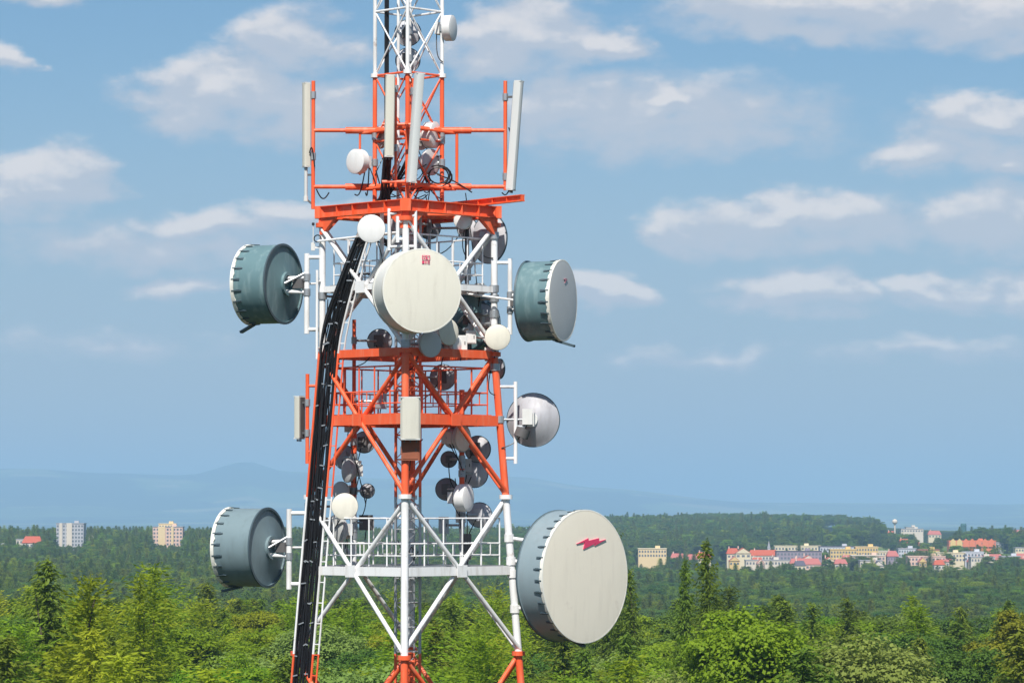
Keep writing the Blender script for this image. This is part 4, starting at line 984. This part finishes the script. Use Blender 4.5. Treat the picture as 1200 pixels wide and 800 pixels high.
def building(x0, x1, yt, Y, wall, roof, label, cat='building', gable=None, rows=0, cols=0, dep=14., bands=None, rotz=0., name=None, roofh=None, chimneys=0):
    """x0..x1 and the top yt in photo columns and rows, Y metres away; stands on the terrain"""
    a, b = at(x0, yt, Y), at(x1, yt, Y); w = b.x - a.x; cx = (a.x + b.x) / 2
    zg = min(gz(a.x, Y), gz(b.x, Y), gz(cx, Y + dep)) - .4; top = a.z
    rh = roofh if roofh is not None else (min(w, dep) * .42 if gable else .6)
    zw = top - rh
    if zw < zg + 3: zg = zw - 4
    o = thing(name or 'town_building', label, cat, (cx, Y + dep / 2, zg)); h = zw - zg; zc = (zw + zg) / 2; yc = Y + dep / 2
    wl = MB().box((cx, yc, zc), (w / 2, 0, 0), (0, dep / 2, 0), (0, 0, h / 2)).build('wall', wall, o)
    e = .45
    if gable == 'side':                                        # ridge along the front
        V = [(cx - w / 2 - e, Y - e, zw), (cx + w / 2 + e, Y - e, zw), (cx + w / 2 + e, Y + dep + e, zw), (cx - w / 2 - e, Y + dep + e, zw), (cx - w / 2 + rh * .3, yc, top), (cx + w / 2 - rh * .3, yc, top)]
        rf = MB().add(V, [(0, 1, 5, 4), (2, 3, 4, 5), (1, 2, 5), (3, 0, 4), (3, 2, 1, 0)]).build('roof', roof, o)
    elif gable == 'front':                                     # gable towards the forest
        V = [(cx - w / 2 - e, Y - e, zw), (cx + w / 2 + e, Y - e, zw), (cx + w / 2 + e, Y + dep + e, zw), (cx - w / 2 - e, Y + dep + e, zw), (cx, Y - e, top), (cx, Y + dep + e, top)]
        rf = MB().add(V, [(0, 4, 5, 3), (1, 2, 5, 4), (2, 3, 5), (0, 1, 4), (3, 2, 1, 0)]).build('roof', roof, o)
        MB().add([(cx - w / 2, Y - e - .05, zw + .1), (cx + w / 2, Y - e - .05, zw + .1), (cx, Y - e - .05, top - .5)], [(0, 1, 2)]).build('gable_wall', wall, o)
    else:
        rf = MB().box((cx, yc, top - rh / 2), (w / 2 + .3, 0, 0), (0, dep / 2 + .3, 0), (0, 0, rh / 2 - .01)).build('roof', roof, o)
        if w > 12: MB().box((cx + w * .2, yc, top + .9), (1.8, 0, 0), (0, 1.8, 0), (0, 0, .9)).build('roof_hut', wall, rf)
    for q in range(chimneys): MB().box((cx - w * .3 + q * w * .3, yc, top + .2), (.4, 0, 0), (0, .4, 0), (0, 0, 1.1)).build('chimney', 'w_pink', rf)
    for r_ in range(rows):
        for c_ in range(cols):
            me = window_mesh(min(2.4, w / cols * .58), 1.6); wd = bpy.data.objects.new('window', me); COL.objects.link(wd); wd.parent = o
            wd.location = (w * ((c_ + .5) / cols - .5), -dep / 2 - .03, zw - zg - 1.9 - r_ * 3.0); 
    if bands:
        for (f0, f1, m_) in bands: MB().box((cx - w / 2 + w * (f0 + f1) / 2, Y - .45, zc + .3), (w * (f1 - f0) / 2, 0, 0), (0, .44, 0), (0, 0, h / 2 + .3)).build('facade_bay', m_, o)
    return o
building(66, 98, 612.5, 2850, 'w_grey', 'r_grey', 'white and grey tower block above the forest ridge', 'apartment block', rows=7, cols=9, dep=18, bands=[(.12, .22, 'w_white'), (.38, .58, 'w_white')], name='apartment_block')
building(179, 214, 616.5, 2900, 'w_pink', 'r_grey', 'sandy apartment block with taller central part above forest ridge', 'apartment block', rows=5, cols=9, dep=16, bands=[(.18, .42, 'w_sand'), (.62, .70, 'w_sand')], name='apartment_block')
building(186, 206, 613, 2908, 'w_sand', 'w_sand', 'sandy upper storey of the far left forest block', 'building', dep=10, rows=1, cols=6)
building(26, 48, 628, 2650, 'w_white', 'r_red', 'small red-roofed white house at the forest ridge', 'house', 'side', 1, 5, 12, name='house')
building(19, 31, 631, 2680, 'w_white', 'r_grey', 'low white house beside the ridge-top red roof', 'house', None, 1, 3, 10, name='house')
building(104, 109, 627, 2700, 'w_white', 'w_white', 'little white hut right of the white tower block', 'hut', 'front', 0, 0, 6, name='hut')
building(0, 6, 636, 2500, 'w_white', 'r_grey', 'pale house at the far end of the ridge', 'house', 'side', 1, 2, 8, name='house')
T = [  # x0, x1, top, distance, wall, roof, gable, rows, cols, label
 (748, 781, 642, 2660, 'w_sand', 'w_cream', None, 2, 10, 'plain sandy yellow block with flat roof, alone at town edge'),
 (786, 803, 648, 2700, 'w_pink', 'r_rose', 'side', 1, 5, 'low pink house with rose roof next to the sandy block'),
 (802, 818, 649, 2680, 'w_cream', 'r_rose', 'side', 1, 4, 'low cream house with rose roof left of the tall spruce'),
 (817, 833, 646.5, 2720, 'w_cream', 'r_red', 'side', 1, 4, 'red-roofed cream house partly behind the tall spruce'),
 (852, 866, 642, 2680, 'w_cream', 'r_red', 'side', 1, 3, 'cream house with steep red roof beside the gabled one'),
 (862, 880, 641.5, 2640, 'w_cream', 'r_red', 'front', 1, 3, 'cream house showing its pointed gable to the forest'),
 (878, 912, 644, 2660, 'w_white', 'r_red', 'side', 1, 9, 'long house with the broadest plain red roof in town'),
 (908, 962, 639, 2900, 'w_cream', 'w_cream', None, 1, 14, 'long cream flat-roofed block behind the violet-grey one'),
 (910, 963, 645, 2640, 'w_violet', 'r_dark', None, 2, 13, 'violet-grey long block with dark roof'),
 (874, 926, 655.5, 2520, 'w_white', 'r_grey', None, 1, 14, 'low white hall at the foot of the red-roofed row'),
 (926, 962, 654, 2480, 'w_pink', 'r_rose', 'side', 1, 8, 'low pink row house below the violet-grey block'),
 (961, 1003, 639.5, 2800, 'w_blue', 'r_dark', None, 3, 12, 'bluish white block under a dark flat roof'),
 (973, 1004, 643, 2680, 'w_ochre', 'w_ochre', None, 3, 9, 'ochre striped apartment block, left half'),
 (1003, 1029, 640, 2690, 'w_ochre', 'w_sand', None, 3, 8, 'taller ochre apartment block with sandy roof'),
 (987, 1001, 650, 2560, 'w_pink', 'r_rose', 'side', 1, 4, 'rose-roofed house before the ochre blocks'),
 (998, 1037, 650, 2540, 'w_pink', 'w_white', None, 2, 11, 'pink and white low block before the ochre blocks'),
 (1008, 1034, 656, 2470, 'w_white', 'r_grey', None, 1, 8, 'bright white low shed at the forest edge'),
 (1028, 1041, 645, 2700, 'w_cream', 'w_white', None, 2, 4, 'white cube house beside the taller ochre block'),
 (1040, 1053, 645, 2660, 'w_violet', 'r_rose', 'side', 1, 4, 'purple-walled house with rose roof in mid town'),
 (1053, 1074, 642, 2800, 'w_blue', 'r_grey', None, 2, 7, 'bluish white block in mid town'),
 (1076, 1101, 643.5, 2740, 'w_ochre', 'r_rose', None, 1, 7, 'ochre hall with rose roof in mid town'),
 (1064, 1108, 651, 2560, 'w_pink', 'w_pink', None, 2, 11, 'long pink-beige block at the forest edge'),
 (1098, 1131, 647, 2640, 'w_cream', 'w_cream', None, 2, 9, 'cream flat block before the big orange building'),
 (1130, 1153, 646, 2640, 'w_blue', 'w_blue', None, 2, 6, 'bluish white hall before the big orange building'),
 (1138, 1166, 652, 2520, 'w_white', 'r_grey', None, 1, 8, 'white low row at the forest edge under the orange building'),
 (1152, 1176, 649, 2620, 'w_white', 'r_rose', 'side', 1, 6, 'white house with rose roof at right of the town'),
 (1174, 1196, 651, 2560, 'w_blue', 'r_grey', None, 1, 6, 'pale blue-white block at the town end'),
 (1193, 1230, 653, 2540, 'w_white', 'r_rose', 'side', 1, 8, 'white row house running out at the town end'),
 (1112, 1167, 633, 3250, 'w_orange', 'w_orange', None, 2, 12, 'large bright orange-red building above the town'),
 (1166, 1176, 635, 3260, 'w_grey', 'r_grey', None, 2, 3, 'grey annex attached to the big orange building'),
 (1056, 1082, 619, 3800, 'w_white', 'r_grey', None, 1, 8, 'white works building high on the slope behind town'),
 (1062, 1075, 617, 3850, 'w_white', 'r_grey', None, 1, 3, 'white upper block of the works on the slope'),
 (1088, 1103, 621.5, 3800, 'w_cream', 'r_rose', 'side', 1, 4, 'cream house on the slope right of the white works'),
 (1054, 1066, 631, 3350, 'w_pink', 'r_red', 'side', 1, 3, 'red-roofed house on the slope above mid town'),
 (1066, 1079, 634, 3300, 'w_cream', 'r_red', 'side', 1, 3, 'red-roofed cream house higher above mid town'),
 (1001, 1007, 627, 3950, 'w_white', 'r_grey', None, 1, 2, 'tiny white house on the green slope, left one'),
 (1025, 1030, 626, 3950, 'w_white', 'r_grey', None, 1, 2, 'tiny white house on the green slope near mast'),
 (1040, 1050, 622, 4050, 'w_pink', 'r_red', 'side', 1, 2, 'pink house beside the water tower'),
 (1170, 1182, 621, 3900, 'w_white', 'r_rose', 'side', 1, 4, 'far white house on the right slope'),
 (1186, 1205, 620.5, 3950, 'w_cream', 'r_rose', 'side', 1, 5, 'far cream house at the end of the right slope'),
 (1190, 1200, 641, 3000, 'w_cream', 'r_grey', None, 1, 3, 'cream hut beside the green field')]
for (x0, x1, yt, Y, wl, rf, gb, rows, cols, lb) in T:
    building(x0, x1, yt, Y, wl, rf, lb, 'house' if gb else 'building', gb, rows, cols, 12 if gb else 15, name='house' if gb else 'town_building', chimneys=1 if gb else 0, roofh=4.2 if gb else None)
ob = [o for o in bpy.data.objects if o.get('label', '').startswith('large bright orange')][0]
for q in range(7):
    a = at(1117 + q * 7.5, 634, 3250 - 1.2); MB().add([a + Vector((-2.6, 0, -5)), a + Vector((2.6, 0, -5)), a + Vector((2.6, 0, 0)), a + Vector((0, 0, 2.6)), a + Vector((-2.6, 0, 0)), a + Vector((-2.6, 1.1, -5)), a + Vector((2.6, 1.1, -5)), a + Vector((2.6, 1.1, 0)), a + Vector((0, 1.1, 2.6)), a + Vector((-2.6, 1.1, 0))],
        [(0, 1, 2, 3, 4), (0, 4, 9, 5), (1, 6, 7, 2), (2, 7, 8, 3), (3, 8, 9, 4), (0, 5, 6, 1)]).build('dormer', 'w_ochre' if q < 2 else 'w_orange', ob)
# water tower, dark silo tower, church spire
p = at(1048.6, 611, 3800); zg = gz(p.x, 3800); o = thing('water_tower', 'white globe water tower on the slope behind the town', 'water tower', (p.x, 3800, zg))
MB().lathe([(0, -2.9)] + [(2.9 * math.sin(q * .314), -2.9 * math.cos(q * .314)) for q in range(1, 10)] + [(0, 2.9)], p, (0, 0, 1), 18).build('tank', 'w_white', o, True)
MB().tube((p.x, 3800, zg - .3), (p.x, 3800, p.z - 2.6), 1.1, 10, .8).build('shaft', 'w_white', o, True)
p = at(1129, 613, 3500); zg = gz(p.x, 3500); o = thing('silo_tower', 'dark teal silo tower rising behind the big orange building', 'tower', (p.x, 3500, zg))
MB().tube((p.x, 3500, zg - .3), (p.x, 3500, p.z - 2), 2.9, 14).build('shaft', 'w_teal', o, True); MB().tube((p.x, 3500, p.z - 2), (p.x, 3500, p.z), 3.3, 14, 2.2).build('head', 'w_teal', o, True)
p = at(901, 633, 2850); zg = gz(p.x, 2850); o = thing('church_spire', 'slim spire standing up behind the violet-grey block', 'spire', (p.x, 2850, zg))
MB().box((p.x, 2850, (zg + p.z - 6) / 2), (1.1, 0, 0), (0, 1.1, 0), (0, 0, (p.z - 6 - zg) / 2)).build('shaft', 'w_grey', o); MB().tube((p.x, 2850, p.z - 6), (p.x, 2850, p.z), 1.4, 8, .05).build('spire', 'r_grey', o)

WL = ['w_white', 'w_pink', 'w_cream', 'w_pink', 'w_ochre', 'w_sand']; RL = ['r_red', 'r_rose', 'r_red', 'r_rose', 'r_dark']
for q in range(36):
    x0 = rnd.uniform(845, 1200); wd_ = rnd.uniform(7, 15); yt = rnd.uniform(646, 657); Y = 2450 + (657 - yt) * 26 + rnd.uniform(-15, 15)
    o = building(x0, x0 + wd_, yt, Y, rnd.choice(WL), rnd.choice(RL), 'small pitched-roof house squeezed among the town blocks', 'house', rnd.choice(('side', 'side', 'front')), 1, 3, 10, name='house', roofh=3.4, chimneys=1)
    o['group'] = 'small houses in the town'


# ------------------------------------------------------------------ haze: the air itself, one closed box round everything below the clouds
hz = bpy.data.materials.new('haze'); hz.use_nodes = True; t = hz.node_tree; t.nodes.clear()
pv = t.nodes.new('ShaderNodeVolumePrincipled'); ov = t.nodes.new('ShaderNodeOutputMaterial'); t.links.new(pv.outputs[0], ov.inputs['Volume'])
pv.inputs['Color'].default_value = (*HAZE_COLOR, 1); pv.inputs['Density'].default_value = HAZE_DENSITY; pv.inputs['Anisotropy'].default_value = -.05
MT['haze'] = hz
zb = min(p[2] for p in gv) - 1.5; zm = max(p[2] for p in gv) + 3
hb = MB().box((0, 0, (zb + zm) / 2), (66000, 0, 0), (0, 66000, 0), (0, 0, (zm - zb) / 2)).build('haze', 'haze'); hb['kind'] = 'stuff'
print('haze top', zm, 'objects', len(bpy.data.objects))
